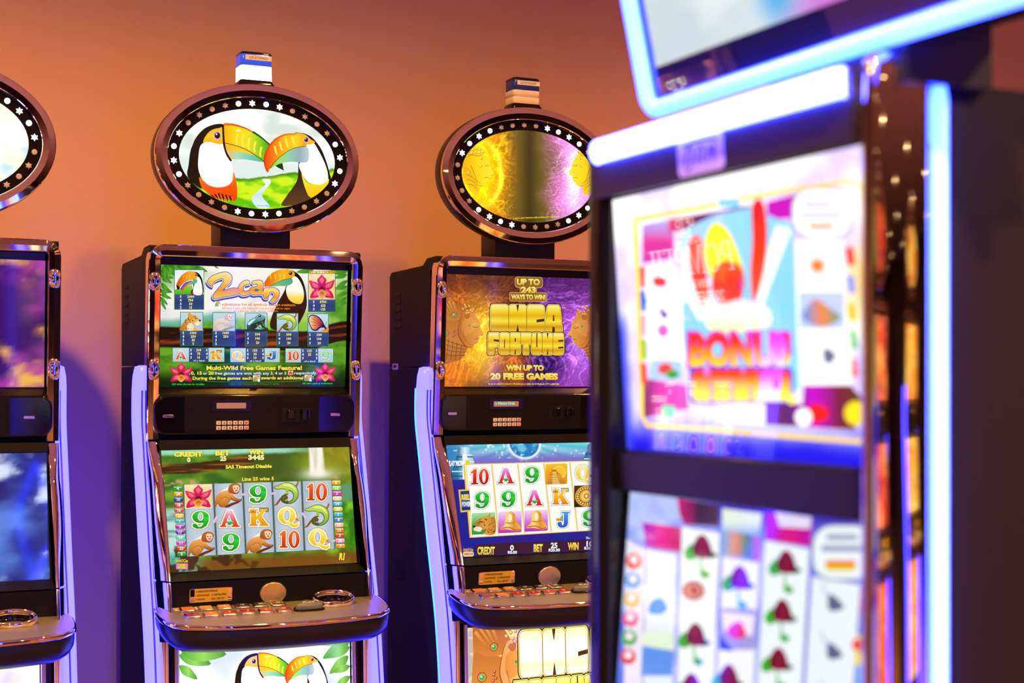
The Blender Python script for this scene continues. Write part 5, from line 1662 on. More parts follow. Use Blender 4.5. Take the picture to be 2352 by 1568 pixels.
    # ---- beacon
    def lvl(hw, hd, z, r=.010):
        return [(x, .055 + y, z) for x, y in rrect(-hw, hw, -hd, hd, min(r, hd * .8), 6)]
    mb = MB(); mb.rings([lvl(.047, .036, 2.135), lvl(.046, .035, 2.146), lvl(.0415, .031, 2.1555), lvl(.0405, .030, 2.157)], cap1=True); bc = mb.build('beacon', M['gloss'], T)
    mb = MB(); mb.rings([lvl(.0400, .030, 2.156), lvl(.0405, .0305, 2.158), lvl(.0402, .0302, 2.1740), lvl(.0396, .0297, 2.1746), lvl(.0402, .0302, 2.1752), lvl(.0402, .0302, 2.1920), lvl(.0395, .0295, 2.1930)], cap0=True, cap1=True)
    mb.build('white_lens', M['white_lit' if beacon_lit else 'white_plastic'], bc)
    mb = MB(); mb.rings([lvl(.0392, .0292, 2.1926), lvl(.0398, .0298, 2.194), lvl(.0396, .0296, 2.221), lvl(.0385, .0285, 2.2225)], cap0=True, cap1=True)
    mb.build('blue_lens', M['blue_lit' if beacon_lit else 'blue_plastic'], bc)
    mb = MB(); mb.rings([lvl(.0400, .0300, 2.2215), lvl(.0402, .0302, 2.2245), lvl(.037, .027, 2.2275), lvl(.026, .018, 2.229)], cap0=True, cap1=True)
    mb.build('beacon_cap', M['gloss'], bc)
    LB = Plane((.004, .0252, 2.2125))
    mb = MB(); mb.plate(LB, rrect(-.0335, .0335, -.0060, .0060, .0006, 1), -.0008, .0006, .0001); mb.build('serial_label', M['paper'], bc)
    if not beacon_text: return T
    mb = MB(); text_mesh(mb, LB, beacon_text, 0, 0, .0058, .0008, .047, .005); mb.build('serial_lettering', M['ink'], bc)
    return T
def pic_belly_jungle(scr, parent, name='belly_glass'):
    g = Art(scr)
    def fn(U, V):
        n = fbm(U * 4, V * 4, 501, 4)
        c = mixc((252, 252, 255), (198, 206, 240), sm(.4, .8, n))
        return mixc(c, (90, 180, 60), sm(.25, .1, V))
    g.grid(60, 60, fn)
    o = g.build(name, parent)
    a = Art(scr)
    for x, y, ang, L in ((1000, 20, 150, 190), (1000, 60, 160, 150), (990, 110, 140, 150), (1000, 170, 165, 110), (985, 0, 175, 200), (1000, 230, 150, 110), (0, 30, 20, 190), (10, 10, 8, 260), (0, 90, 40, 130)):
        r = math.radians(ang)
        ex, ey = x + L * math.cos(r), y + L * math.sin(r)
        px, py = -math.sin(r) * L * .2, math.cos(r) * L * .2
        mx, my = x + L * .4 * math.cos(r), y + L * .4 * math.sin(r)
        a.blob([(x, y), (mx + px, my + py), (ex, ey), (mx - px, my - py)], ('h', '#4a9a2c', '#8cc85a', '#3c8424'), 4)
    a.build_each('leaf_picture', o)
    def two(a):
        toucan_left(a); toucan_right(a)
    p = put(scr, lambda q: two(q), 86, -269, 636, 523, 1240, 1020)
    p.build('toucan_picture', o)
    return o

def pic_belly_temple(scr, parent, name='belly_glass'):
    g = Art(scr)
    def fn(U, V):
        n = fbm(U * 4, V * 4, 511, 4)
        c = mixc((176, 164, 150), (120, 104, 170), sm(.5, .85, U + .2 * n))
        c = mixc(c, (255, 214, 70), np.exp(-(((U - .3) / .16) ** 2 + ((V - .75) / .35) ** 2)))
        fl = filaments(U * 1.4, V * 1.4, 515, 3)
        return c + fl[..., None] * np.array((40, 30, 46.))
    g.grid(90, 90, fn)
    o = g.build(name, parent)
    def fc(a): stone_face(a, ('h', '#d8904c', '#eeb070', '#f8cc90'))
    put(scr, lambda q: fc(q), -560, -640, 1000, 1000, 940, 960).build('stone_face_picture', o)
    a = Art(scr)
    block_letters(a, 'INCA', 345, 985, 45, 330, face=('v', '#fff4a0', '#fffbd8', '#ffffff', '#fff8b0', '#fffce0'))
    block_letters(a, 'FORTUNE', 300, 990, 350, 560)
    a.build('title_lettering', o)
    return o

# screens of the machines that the photograph shows only from the side or in reflections
def pic_plain(c0, c1, c2, seed, name):
    def f(scr, parent):
        g = Art(scr)
        def fn(U, V):
            n = fbm(U * 4, V * 4, seed, 4); m = fbm(U * 9, V * 7, seed + 9, 4)
            return mixc(mixc(c0, c1, sm(.3, .7, n)), c2, sm(.5, .8, m))
        g.grid(60, 40, fn)
        return g.build(name, parent)
    return f

def pic_pompeii_top(scr, parent):
    o = pic_plain((40, 18, 40), (120, 40, 60), (200, 110, 60), 601, 'upper_screen')(scr, parent)
    a = Art(scr)
    symbol(a, 'POMPEII', 500, 280, 165, 880, colors=('v', '#fff6ee', '#f4dcd8'), edge='#3c1830', rim='#3c1830')
    a.text('UP TO', 500, 90, 50, '#ffe8c0', 'c', .04); a.text('243', 500, 150, 56, '#ffe8c0', 'c', .05); a.text('WAYS TO WIN', 500, 190, 30, '#ffe8c0', 'c', .03)
    a.text('WIN UP TO', 500, 440, 50, '#fff0e0', 'c', .03); a.text('20 FREE GAMES', 500, 520, 60, '#fff0e0', 'c', .03)
    a.build('title_lettering', o)
    return o

def pic_pompeii_reels(scr, parent):
    o = pic_plain((90, 30, 110), (120, 44, 150), (60, 20, 90), 611, 'lower_screen')(scr, parent)
    a = Art(scr)
    a.text('CREDIT', 240, 60, 36, '#fff0e0', 'c', .03); a.text('0', 240, 104, 32, '#fff0e0', 'c', .03)
    a.text('BET', 560, 60, 36, '#fff0e0', 'c', .03); a.text('25', 560, 104, 32, '#fff0e0', 'c', .03)
    a.text('WIN', 800, 60, 36, '#fff0e0', 'c', .03); a.text('0', 800, 104, 32, '#fff0e0', 'c', .03)
    a.text('INSERT', 920, 150, 40, '#fff0e0', 'c', .03)
    a.build_each('meter_lettering', o)
    rows = [['10', '9', 'K', 'A', 'Q'], ['S', 'P', 'S', 'J', 'A'], ['J', 'K', '9', 'S', '10']]
    for r in range(3):
        for c in range(5):
            b = Art(scr)
            x, y = 60 + c * 180, 180 + r * 140
            b.rect(x, y, x + 170, y + 140, '#a4a8b0')
            s = rows[r][c]
            if s in 'SP':
                b.ellipse(x + 83, y + 68, 58, 58, '#6a2c50' if s == 'S' else '#a82c90', 24); b.ellipse(x + 83, y + 68, 46, 46, '#c890b0' if s == 'S' else '#f0a8e0', 24)
                b.blob([(x + 60, y + 90), (x + 70, y + 50), (x + 100, y + 44), (x + 110, y + 70), (x + 96, y + 96)], '#4a2040' if s == 'S' else '#c040a0')
            else:
                symbol(b, s, x + 83, y + 68, 96, {'10': 110, 'J': 76}.get(s, 92))
            b.build('reel_symbol', o)
    return o
# ------------------------------------------------------------------ the room
X0, X1, Y0, Y1 = -3.2, 11.0, -14.0, 4.25
def slab(name, x0, x1, y0, y1, z0, z1, mat):
    mb = MB(); mb.box(x0, x1, y0, y1, z0, z1)
    return tag(mb.build(name, mat), kind='structure')
slab('floor', X0, X1, Y0, Y1, -.10, 0, M['carpet'])
slab('ceiling', X0, X1, Y0, Y1, CEIL, CEIL + .1, M['ceiling'])
slab('wall_back', X0 - .1, X1 + .1, Y1, Y1 + .1, -.1, CEIL + .1, M['wall'])
slab('wall_front', X0 - .1, X1 + .1, Y0 - .1, Y0, -.1, CEIL + .1, M['dark_wall'])
slab('wall_left', X0 - .1, X0, Y0, Y1, -.1, CEIL + .1, M['dark_wall'])
slab('wall_right', X1, X1 + .1, Y0, Y1, -.1, CEIL + .1, M['dark_wall'])
slab('baseboard_back', X0, X1, Y1 - .012, Y1, 0, .10, M['skirt'])
_lm = None
for k, (x, y, *_r, where) in enumerate(LAMPS):
    t = thing('ceiling_downlight', 'round warm ceiling downlight ' + where, 'ceiling light', (x, y, CEIL), 0, 'round ceiling downlights')
    if _lm is None:
        mb = MB(); L = [[(r * math.cos(q), r * math.sin(q), z) for q in [2 * PI * j / 24 for j in range(24)]] for r, z in ((.085, -.001), (.083, -.008), (.066, -.010), (.060, -.002))]
        mb.rings(L); a = mb.build('trim_ring', M['chrome_soft'], t)
        mb = MB(); mb.plate(Plane((0, 0, -.0015), (1, 0, 0), (0, -1, 0)), ell(0, 0, .060, .060, 24), -.001, .001, .0003); b = mb.build('lamp_glass', M['lampglass'], t)
        _lm = (a.data, b.data)
    else:
        link('trim_ring', _lm[0], None, t); link('lamp_glass', _lm[1], None, t)

for i in range(6):
    for j in range(6):
        x, y = 1.4 + 1.7 * i + .3 * (j % 2), -5.2 - 1.6 * j
        if x > 10.8: continue
        t = thing('ceiling_downlight', 'round warm ceiling downlight far down the hall, a spark in the chrome column', 'ceiling light', (x, y, CEIL), 0, 'far ceiling downlights')
        link('trim_ring', _lm[0], None, t); link('lamp_glass', _lm[1], None, t)
# ------------------------------------------------------------------ the big machine in the foreground
def pic_front_upper(scr, parent):
    g = Art(scr)
    def fn(U, V):
        n = fbm(U * 4, V * 4, 701, 4)
        c = mixc((214, 196, 250), (255, 255, 255), sm(.35, .6, n))
        c = mixc(c, (28, 24, 214), sm(.16, .02, V + .04 * (n - .5)))
        c = mixc(c, (60, 70, 230), sm(.06, .0, U) * sm(.62, .45, V))
        c = mixc(c, (240, 200, 120), np.exp(-(((U - .97) / .05) ** 2 + ((V - .58) / .12) ** 2)))
        c = mixc(c, (150, 130, 255), sm(.93, 1, U) * sm(.5, .3, V))
        return c
    g.grid(90, 70, fn)
    o = g.build('upper_screen', parent)
    a = Art(scr)   # frame of the picture
    ring = [(290, 262), (640, 200), (900, 148), (1180, 98), (1460, 60), (1530, 90), (1552, 600), (1570, 1200), (1566, 1440), (1520, 1462), (1100, 1430), (700, 1395), (345, 1370), (322, 1320), (305, 800)]
    for w_, c in ((26, '#f0c040'), (14, '#fbe050')):
        a.stroke(ring + [ring[0]], w_, c, smooth=False)
    a.rect(745, 150, 862, 200, '#7cc8ec', 10)
    a.build('picture_frame', o)
    a = Art(scr)
    a.poly([(330, 290), (470, 265), (500, 300), (500, 470), (330, 500)], ('v', '#8ca4ec', '#d03090', '#b81898'))
    a.poly([(470, 262), (900, 190), (930, 200), (930, 300), (470, 330)], ('h', '#c02070', '#5a1c50', '#7a3ca0', '#3a1444'))
    a.poly([(1010, 170), (1160, 130), (1160, 260), (1010, 270)], '#c018b0')
    a.poly([(330, 1120), (560, 1160), (570, 1290), (330, 1330)], ('h', '#703060', '#e83ca0', '#c858b0'))
    a.poly([(1190, 1150), (1440, 1160), (1500, 1230), (1460, 1400), (980, 1370), (980, 1250), (1180, 1260)], ('h', '#7a3030', '#5a2870', '#c010c0', '#7a2040', '#5a3c10'))
    a.ellipse(1260, 1310, 60, 50, '#f02020'); a.ellipse(1185, 1330, 45, 48, '#ffffff'); a.ellipse(1465, 1310, 62, 64, '#f8d820')
    a.poly([(430, 1260), (500, 1270), (490, 1330), (430, 1330)], '#60d8a0')
    for k in range(5):
        a.stroke([(1450, 420 + k * 150), (1462, 520 + k * 150)], 46, ['#e84030', '#9098e0', '#e8c020', '#50b050', '#e85040'][k], smooth=False)
        a.stroke([(330, 520 + k * 130), (336, 630 + k * 130)], 34, ['#e84030', '#3060d0', '#e0a0b0', '#a0c020', '#e05030'][k], smooth=False)
    a.build_each('scene_picture', o)
    a = Art(scr)   # blue middle field with bright rays and colour shapes
    a.poly([(540, 330), (720, 240), (920, 200), (1150, 300), (1160, 700), (1170, 1180), (600, 1250), (545, 900)], ('v', '#8cccf4', '#84c8f0', '#90d4f4'))
    a.poly([(560, 400), (700, 700), (640, 820), (540, 640)], '#fffaff'); a.poly([(1060, 300), (1140, 320), (960, 780), (940, 660)], '#fffdfd')
    a.blob([(590, 370), (650, 360), (670, 520), (690, 640), (700, 800), (650, 740), (600, 600), (580, 480)], ('v', '#f04a30', '#e83020', '#f05040'))
    a.blob([(930, 190), (985, 160), (1010, 300), (1000, 480), (970, 620), (930, 720), (915, 560), (930, 380)], ('v', '#d81c28', '#f03818', '#e85040'))
    a.blob([(700, 300), (750, 286), (800, 330), (850, 440), (880, 560), (860, 640), (760, 600), (690, 560), (665, 420)], ('v', '#f8e020', '#f4e818', '#f0d010'))
    a.blob([(730, 520), (800, 490), (870, 530), (880, 640), (840, 720), (760, 720), (705, 640)], ('v', '#f05010', '#e03010', '#d84038'))
    a.blob([(660, 700), (760, 720), (860, 700), (1000, 740), (1000, 850), (700, 870)], ('v', '#f8d8d8', '#fbf0e0', '#f8e8a0'))
    a.build_each('colour_shape_picture', o)
    a = Art(scr)   # the word in fat cartoon capitals
    kw = dict(bold=.055)
    a.text('BONUS', 850, 1050, 170, '#c83cc0', 'c', wfit=575, bold=.10)
    a.text('BONUS', 850, 1046, 160, ('v', '#f02018', '#f03c10', '#f8a010', '#fbe020'), 'c', wfit=540, **kw)
    g2 = ('v', '#f02810', '#f06010', '#f8b818', '#fbe430', '#fbf060')
    a.rect(578, 1062, 1136, 1256, '#5a30d8', 30)
    a.rect(590, 1075, 1120, 1245, g2, 34)
    for x0, y0, x1, y1 in ((690, 1150, 704, 1246), (800, 1140, 812, 1246), (900, 1160, 914, 1246), (655, 1060, 690, 1105), (860, 1066, 876, 1098)):
        a.rect(x0, y0, x1, y1, '#e078d0', 6)
    a.ellipse(1046, 1150, 22, 34, '#d050d0'); a.ellipse(1126, 1236, 26, 26, '#fbf070')
    a.build('bonus_lettering', o)
    for (x0, y0, x1, y1), c, k in (((1165, 380, 1420, 650), '#fffaff', 0), ((1175, 660, 1420, 860), '#b8c4ec', 1), ((1180, 880, 1450, 1160), '#ffffff', 2), ((345, 520, 520, 690), '#fff8ff', 3), ((350, 710, 540, 930), '#ffffff', 4), ((365, 945, 535, 1020), '#fbf4ff', 5), ((370, 1030, 540, 1130), '#a8c8e8', 6)):
        b = Art(scr)
        b.rect(x0, y0, x1, y1, c, 14)
        if k == 0: b.poly(star(1280, 520, 62, 28, 5, -PI / 2), '#f07818')
        if k == 1: b.blob([(1190, 800), (1260, 700), (1330, 740), (1400, 800), (1300, 850)], ('h', '#3c8cd8', '#e08040', '#4c9880'))
        if k == 2: b.blob([(1310, 960), (1370, 1000), (1330, 1050), (1300, 1020)], '#6a6a90')
        if k == 3: b.blob([(390, 570), (450, 580), (460, 620), (400, 625)], '#e03038')
        if k == 4: b.blob([(420, 740), (470, 780), (440, 800)], '#4040b0'); b.ellipse(440, 865, 30, 34, '#e060c0')
        if k == 6: b.ellipse(450, 1070, 40, 30, '#e04848'); b.ellipse(490, 1100, 34, 24, '#40a040')
        b.build('picture_card', o)
    a = Art(scr)
    a.rect(1145, 92, 1480, 378, '#8484b4', 110); a.rect(1155, 102, 1470, 368, '#fdf8ff', 105)
    a.rect(1215, 170, 1370, 200, '#c8c0d8', 10); a.rect(1195, 230, 1420, 256, '#c0b8d4', 10); a.rect(1240, 292, 1375, 318, '#f0903c', 8)
    a.build('balloon_picture', o)
    return o

def pic_front_lower(scr, parent):
    g = Art(scr)
    def fn(U, V):
        n = fbm(U * 5, V * 5, 711, 4)
        c = mixc((96, 120, 236), (190, 204, 255), sm(.35, .65, n))
        c = mixc(c, (70, 50, 190), sm(.2, .5, U) * sm(.9, 1, V))
        c = mixc(c, (110, 190, 250), sm(.9, 1, U))
        return c
    g.grid(60, 60, fn)
    o = g.build('lower_screen', parent)
    a = Art(scr)
    a.poly([(380, 540), (620, 570), (620, 720), (400, 690)], ('h', '#b018c0', '#f02088', '#c82858'))
    a.poly([(600, 390), (860, 430), (860, 560), (640, 550), (610, 480)], ('h', '#d82080', '#402848', '#583858'))
    a.poly([(880, 450), (1130, 480), (1110, 620), (880, 580)], ('v', '#f0f4e0', '#e8f4e8', '#78a8e8'))
    a.poly([(880, 580), (1120, 625), (1120, 770), (880, 730)], ('h', '#58b8e8', '#e89878', '#208838', '#d85878'))
    a.poly([(1150, 470), (1440, 510), (1440, 680), (1150, 640)], ('h', '#b018a0', '#e01878', '#c010b0'))
    a.poly([(1210, 470), (1440, 500), (1430, 570), (1240, 560)], '#e8e0fb')
    a.build_each('scene_picture', o)
    cols = [(270, 640, 400, 700, '#f4ecfb'), (400, 700, 600, 730, '#eef4fb'), (625, 560, 870, 600, '#fbfffb'), (880, 740, 1120, 780, '#fbfbff'), (1145, 640, 1435, 690, '#f4fbff'), (1445, 860, 1760, 910, '#f0f8ff')]
    for x0, y0, x1, y1, c in cols:
        b = Art(scr)
        b.poly([(x0, y0), (x1, y1), (x1 - 70, 2400), (x0 - 70, 2400)], '#b8a8d8'); b.poly([(x0 + 6, y0 + 6), (x1 - 6, y1 + 6), (x1 - 76, 2400), (x0 - 64, 2400)], c)
        b.build('reel_panel', o)
    def rose(x, y, k=1.0):
        b = Art(scr, x, y, k)
        b.blob([(-110, 30), (-60, -20), (-30, 60), (-90, 80)], '#38b02c'); b.blob([(40, 20), (100, 50), (40, 70)], '#1c5c2c')
        b.blob([(-50, 50), (-56, -10), (-20, -70), (20, -70), (54, -10), (60, 50), (10, 70)], ('h', '#5a1024', '#901838', '#6a1430'))
        b.stroke([(-10, 70), (0, 150)], 14, '#6cc060'); b.blob([(-10, 140), (50, 160), (30, 195), (-6, 180)], '#38b038')
        b.build('reel_symbol', o)
    for x, y in ((755, 690), (1285, 780), (1265, 1085), (1245, 1390), (715, 1240), (690, 1560), (995, 880), (1225, 1700), (930, 1500)):
        rose(x, y)
    a = Art(scr)
    a.ellipse(705, 960, 70, 62, '#b03018'); a.ellipse(705, 960, 50, 44, '#e8a060'); a.blob([(680, 940), (720, 930), (740, 970), (700, 990)], '#b83820')
    a.poly([(390, 930), (590, 940), (590, 1100), (400, 1120)], '#fbfdff'); a.blob([(420, 1100), (440, 1030), (500, 1010), (540, 1070), (500, 1110)], '#5090f0')
    a.rect(870, 1070, 1105, 1330, '#a8a0e0', 30); a.poly([(880, 1090), (1095, 1110), (1080, 1240), (900, 1210)], '#fbeef8'); a.blob([(920, 1200), (1000, 1150), (1040, 1240), (960, 1260)], '#f03830'); a.poly([(870, 1230), (930, 1300), (960, 1340), (870, 1330)], '#3048e0')
    a.rect(380, 1220, 580, 1340, '#e8f8d8', 24); a.poly([(380, 1310), (580, 1340), (570, 1500), (370, 1500)], '#6098f0')
    a.poly([(1765, 920), (1872, 940), (1860, 1120), (1756, 1090)], '#d03868'); a.poly([(1756, 1090), (1860, 1110), (1850, 1230), (1750, 1230)], '#5878d8'); a.poly([(1745, 1230), (1800, 1230), (1830, 1420), (1735, 1420)], '#f0d820')
    a.ellipse(1750, 1290, 34, 40, '#f05030')
    for y in (1040, 1345, 1650):
        a.blob([(1570, y - 70), (1660, y + 10), (1600, y + 40), (1560, y + 20)], '#60688c'); a.stroke([(1520, y - 130), (1560, y - 40)], 16, '#c8c8ec')
    for k, c in enumerate(('#f05838', '#58a0f0', '#f0c030', '#f06090', '#58b048', '#e83030')):
        a.ellipse(330 - k * 8, 780 + k * 120, 50, 50, c); a.ellipse(330 - k * 8, 770 + k * 120, 26, 26, '#fbf0f8')
    a.build_each('symbol_picture', o)
    a = Art(scr)
    a.rect(1450, 540, 1850, 890, '#8088b8', 120); a.rect(1462, 552, 1838, 878, '#f4fbff', 115)
    a.rect(1540, 600, 1740, 640, '#a8b0c8', 16); a.rect(1510, 670, 1780, 710, '#a0a8c4', 16); a.rect(1540, 764, 1730, 800, '#f07828', 8); a.rect(1540, 796, 1730, 828, '#f0d020', 8)
    a.build('balloon_picture', o)
    return o

def pic_front_topper(scr, parent):
    g = Art(scr)
    def fn(U, V):
        n = fbm(U * 4, V * 4, 721, 4)
        c = mixc((206, 222, 226), (236, 244, 246), sm(.3, .7, n))
        c = mixc(c, (210, 120, 220), sm(.35, .6, U + .2 * (n - .5)))
        c = mixc(c, (80, 180, 236), np.exp(-(((U - .42) / .05) ** 2 + ((V - .12) / .12) ** 2)))
        return mixc(c, (80, 60, 200), sm(.6, .9, U))
    g.grid(50, 40, fn)
    return g.build('topper_screen', parent)

def front_machine():
    T = thing('slot_machine', 'tall dark slot machine in the foreground with blue neon bars and a bonus screen', 'slot machine', (.885, 1.35, 0), -PI / 2)
    def extr(prof, x0, x1, m):
        m.rings([[(x0, y, z) for y, z in prof], [(x1, y, z) for y, z in prof]], smooth=False)
        m.face([(x0, y, z) for y, z in prof]); m.face([(x1, y, z) for y, z in prof][::-1])
    mb = MB(); extr([(.030, .06), (.52, .06), (.52, 1.62), (.46, 1.676), (.03, 1.678)], -.272, .248, mb); mb.build('cabinet', M['side'], T)
    mb = MB(); mb.box(-.24, .24, .06, .50, 0, .062); mb.build('plinth', M['cavity'], T)
    # front face: head panel, middle bar, surround
    HP = Plane((0, .004, 1.3215), (1, 0, 0), (0, -.02, .2955))
    mb = MB(); mb.plate(HP, [(-.262, .298), (.236, .298), (.236, .368), (-.262, .368)], -.03, .002, .002)
    head = mb.build('head_panel', M['head'], T)
    mb = MB(); mb.plate(HP, rrect(-.0634, .0253, .3005, .3405, .007, 4), .001, .0032, .0006); sk = mb.build('note_sticker', M['paper'], head)
    a = MB()
    for pts in ([(-.048, .309), (-.044, .326), (-.036, .331), (-.033, .322), (-.038, .309), (-.046, .306)], [(-.024, .310), (-.020, .328), (-.012, .326), (-.014, .311)], [(-.004, .310), (.000, .327), (.006, .318), (.010, .327), (.009, .310)], [(-.052, .333), (-.02, .335), (.016, .333)]):
        q = spline(pts, False, 4)
        for (x0, y0), (x1, y1) in zip(q, q[1:]):
            dx, dy = x1 - x0, y1 - y0; ln = math.hypot(dx, dy) or 1
            nx, ny = -dy / ln * .0011, dx / ln * .0011
            a.add([HP(x0 + nx, y0 + ny, .0036), HP(x0 - nx, y0 - ny, .0036), HP(x1 - nx, y1 - ny, .0036), HP(x1 + nx, y1 + ny, .0036)], [(0, 1, 2, 3)])
    a.build('note_scribble', M['ink'], head)
    mb = MB(); mb.plate(HP, [(-.235, -.049), (.236, -.049), (.236, .0), (-.235, .0)], -.02, .006, .003); mb.build('middle_bar', M['skirt'], T)
    mb = MB(); mb.plate(Plane((0, .004, .98)), [(-.262, -.88), (.262, -.88), (.262, .0), (-.262, .0)], -.03, 0, .002); mb.build('lower_front', M['skirt'], T)
    mb = MB()
    mb.plate(Plane((0, .026, .97)), [(-.25, 0), (.25, 0), (.25, .70), (-.25, .70)], -.02, 0, .001)
    mb.build('screen_backing', M['bezel'], T)
    us = Screen(Plane((-.235, .014, 1.3215), (1, 0, 0), (0, -.02, .2955)), .47, .2962, [(166, 154), (1545, -143), (1592, 1604), (238, 1497)], M['bright'])
    pic_front_upper(us, T)
    ls = Screen(Plane((-.226, -.010, .985), (1, 0, 0), (0, .023, .2865)), .461, .2874, [(304, 353), (1872, 538), (1795, 2570), (181, 1887)], M['screen'])
    pic_front_lower(ls, T)
    # left dark rail and right chrome column
    def rail(x0, x1, y0, y1, z0, z1, r, nm, mat, top=.0):
        mb = MB()
        L = []
        for z, k in ((z0, 1), (z1 - .030, 1), (z1 - .012, .97), (z1 - .004, .90), (z1, .74)):
            cx, cy = (x0 + x1) / 2, (y0 + y1) / 2
            L.append([(cx + (x - cx) * k, cy + (y - cy) * k, z) for x, y in rrect(x0, x1, y0, y1, r, 5)])
        mb.rings(L, cap0=True, cap1=True)
        return mb.build(nm, mat, T)
    rail(-.280, -.2365, -.018, .060, .10, 1.690, .012, 'side_rail', M['gloss'])
    rail(.2365, .254, -.014, .058, .10, 1.698, .008, 'chrome_column', M['chrome'])
    # neon bar across the head
    def neon(path_pts, r, nm, mat, flat=1.0, up=(0, 0, 1)):
        mb = MB(); L = []
        n = len(path_pts)
        for k, p in enumerate(path_pts):
            a_, b_ = Vector(path_pts[max(0, k - 1)]), Vector(path_pts[min(n - 1, k + 1)])
            t = (b_ - a_).normalized()
            Nn = Vector((0, -1, 0)); Bn = t.cross(Nn).normalized(); Nn = Bn.cross(t).normalized()
            L.append([Vector(p) + Nn * (r * flat * math.cos(q)) + Bn * (r * math.sin(q)) for q in [2 * PI * j / 14 for j in range(14)]])
        mb.rings(L, cap0=True, cap1=True)
        return mb.build(nm, mat, T)
    y = HP(0, .352, .004).y
    neon([(-.238, y, 1.6725), (-.234, y - .004, 1.6725), (-.1, y - .004, 1.6725), (.1, y - .004, 1.6725), (.226, y - .004, 1.6725), (.231, y, 1.6725)], .0142, 'neon_bar', M['strip_white'], .7)
    # blue light columns on both cabinet sides
    for s in (-1, 1):
        mb = MB(); L = []
        for z, k in ((.10, 1), (1.66, 1), (1.672, .8), (1.678, .45)):
            L.append([((.248 if s > 0 else -.272) + s * .011 * k * math.sin(q), .0675 - .0085 * k * math.cos(q), z) for q in [PI * j / 9 for j in range(10)]])
        mb.rings(L, cap0=True, cap1=True); st = mb.build('light_strip', M['strip_front'], T)
        mb = MB(); mb.box(*((.246, .2505) if s > 0 else (-.2745, -.270)), .0575, .0600, .10, 1.62); mb.build('strip_glow_band', M['strip_dim'], T)  # thin emissive band stands in for the tube's blue glow on the side
    # topper: a second screen in a neon frame, leaning forward
    ang = math.radians(12)
    TP = Plane((0, .0145, 1.716), (1, 0, 0), (0, -math.sin(ang), math.cos(ang)))
    xl, xr, hh = -.184, .450, .32
    mb = MB(); mb.plate(TP, rrect(xl + .008, xr - .008, .008, hh - .008, .012), -.05, -.004, .004); tb = mb.build('topper_panel', M['topper_glass'], T)
    ts = Screen(Plane(TP(xl + .026, .046, -.0035), TP.U, TP.V), xr - xl - .052, hh - .09, UNIT, M['screen'])
    pic_front_topper(ts, tb)
    path = rrect(xl, xr, 0, hh, .020, 6)
    path = path + path[:2]
    mb = MB(); L = []
    for k in range(len(path)):
        a0, b0 = path[max(0, k - 1)], path[min(len(path) - 1, k + 1)]
        t = Vector((b0[0] - a0[0], b0[1] - a0[1])).normalized()
        nn = (-t[1], t[0])
        L.append([TP(path[k][0] + nn[0] * .0098 * math.cos(q), path[k][1] + nn[1] * .0098 * math.cos(q), .0085 * math.sin(q)) for q in [2 * PI * j / 12 for j in range(12)]])
    mb.rings(L); mb.build('neon_frame', M['strip_front'], tb)
    mb = MB(); mb.box(.105, .262, .02, .12, 1.672, 1.74); mb.build('topper_neck', M['skirt'], T)
    mb = MB(); mb.plate(Plane((0, .09, 1.72)), rrect(xl + .06, xr - .06, 0.02, .26, .03), -.06, .02, .01); mb.build('topper_housing', M['skirt'], T)
    return T
# ------------------------------------------------------------------ put the machines in the room
YF = 3.69
slot_machine('slot_machine', 'slot machine with two toucans on its oval sign and a jungle game on both screens',
             (1.047, YF, 0), 0, lambda s, p: pic_toucans(s, p, None), pic_jungle_pays, pic_jungle_reels, pic_belly_jungle,
             2, True, 'KZNZT7978/612', 'gold_disc', (SQ['sign_jungle'], SQ['up_jungle'], SQ['lo_jungle']))
m3 = slot_machine('slot_machine', 'slot machine with golden stone faces on its sign and a yellow INCA FORTUNE title',
             (1.797, YF, 0), 0, pic_temple_sign, pic_temple_title, pic_temple_reels, pic_belly_temple,
             5, False, 'KZNZT10703/0897', 'silver_disc', (SQ['sign_temple'], SQ['up_temple'], SQ['lo_temple']), reader_text='n Winners Circle.', cyan=True)
mb = MB(); mb.plate(Plane((-.2682, .322, 1.447), (0, -1, 0), (0, .02, 1)), rrect(-.021, .021, -.0085, .0085, .001, 1), -.0004, .0005, .0002)
st = mb.build('asset_sticker', M['paper'], m3)
mb = MB()
for y0, z0, y1, z1 in ((.334, .002, .330, -.004), (.330, -.004, .325, .003), (.325, .003, .321, -.003), (.321, -.003, .316, .003), (.316, .003, .312, -.002), (.333, -.001, .312, .000)):
    mb.box(-.2690, -.2686, min(y0, y1), max(y0, y1) + .0012, 1.447 + min(z0, z1), 1.447 + max(z0, z1) + .0012)
mb.build('sticker_scribble', M['ink_red'], st)
slot_machine('slot_machine', 'slot machine at the left edge of the picture, only its right side in view',
             (.297, YF, 0), 0, pic_plain((250, 250, 220), (255, 255, 255), (180, 220, 240), 801, 'sign_picture'), pic_plain((60, 20, 90), (180, 60, 160), (240, 180, 60), 811, 'upper_screen'), pic_plain((30, 40, 120), (90, 130, 220), (220, 230, 255), 821, 'lower_screen'), pic_plain((240, 240, 255), (200, 190, 240), (250, 220, 120), 831, 'belly_glass'),
             0, False, '', 'silver_disc', (UNIT, UNIT, UNIT))
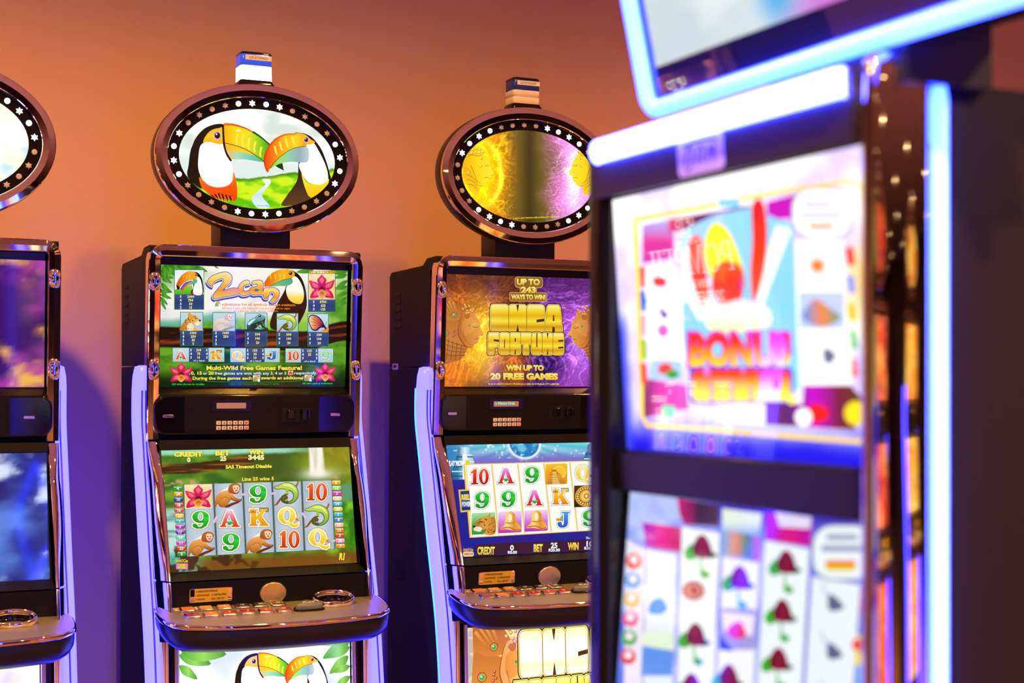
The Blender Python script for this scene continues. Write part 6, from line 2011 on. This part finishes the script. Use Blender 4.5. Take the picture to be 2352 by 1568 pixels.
slot_machine('slot_machine', 'slot machine whose POMPEII title shows only as a reflection in the foreground screen',
             (-.42, 3.55, 0), PI / 2, pic_plain((200, 80, 40), (250, 160, 60), (120, 30, 30), 841, 'sign_picture'), pic_pompeii_top, pic_pompeii_reels, pic_plain((200, 80, 40), (250, 160, 60), (120, 30, 30), 851, 'belly_glass'),
             1, False, '', 'silver_disc', (UNIT, UNIT, UNIT), lite=1, scr_mat='vivid')
for k, (x, cs, nm) in enumerate(((4.2, ((240, 150, 40), (255, 220, 120), (200, 60, 30)), 'orange'), (.1, ((60, 160, 60), (200, 230, 120), (30, 80, 40)), 'green'), (1.5, ((250, 210, 60), (255, 250, 200), (220, 120, 40)), 'yellow'), (2.9, ((220, 60, 40), (255, 170, 90), (140, 30, 60)), 'red'))):
    slot_machine('slot_machine', 'slot machine with ' + nm + ' screens in the row behind the viewer, seen only in the chrome', (x, -2.35, 0), PI,
                 *[pic_plain(*cs, 900 + 40 * k + 9 * j, n_) for j, n_ in enumerate(('sign_picture', 'upper_screen', 'lower_screen', 'belly_glass'))],
                 k, False, '', 'silver_disc', (UNIT, UNIT, UNIT), lite=2, scr_mat='row')
front_machine()

# ------------------------------------------------------------------ printed cards lying on the two decks
def deck_card(xm, label, rot):
    T = thing('printed_card', label, 'card', (xm - .193, YF - .1005, .8652), rot)
    pl = Plane((0, 0, 0), (1, 0, 0), (0, 1, .155))
    mb = MB(); mb.plate(pl, rrect(-.046, .046, -.0135, .0135, .003, 3), .0016, .0026, .0002); mb.build('card_sheet', M['paper'], T)
    mb = MB(); mb.plate(pl, ell(-.030, -.001, .006, .0045, 14), .0025, .0028, .0001); mb.build('card_mark', M['ink_red'], T)
    mb = MB(); mb.plate(pl, [(.026, -.0125), (.0445, -.0125), (.0445, -.002), (.034, -.008)], .0025, .0028, .0001); mb.build('card_corner', M['ink_blue'], T)
deck_card(1.047, 'white printed card lying behind the buttons of the toucan machine', .02)
deck_card(1.797, 'white printed card lying behind the buttons of the INCA FORTUNE machine', -.01)
KEEP = ('lavender_light_strip', 'blue_strip_edge', 'bright_blue_tube', 'white_blue_tube')
for m in bpy.data.materials:
    if m.name not in KEEP:
        m.cycles.emission_sampling = 'NONE'
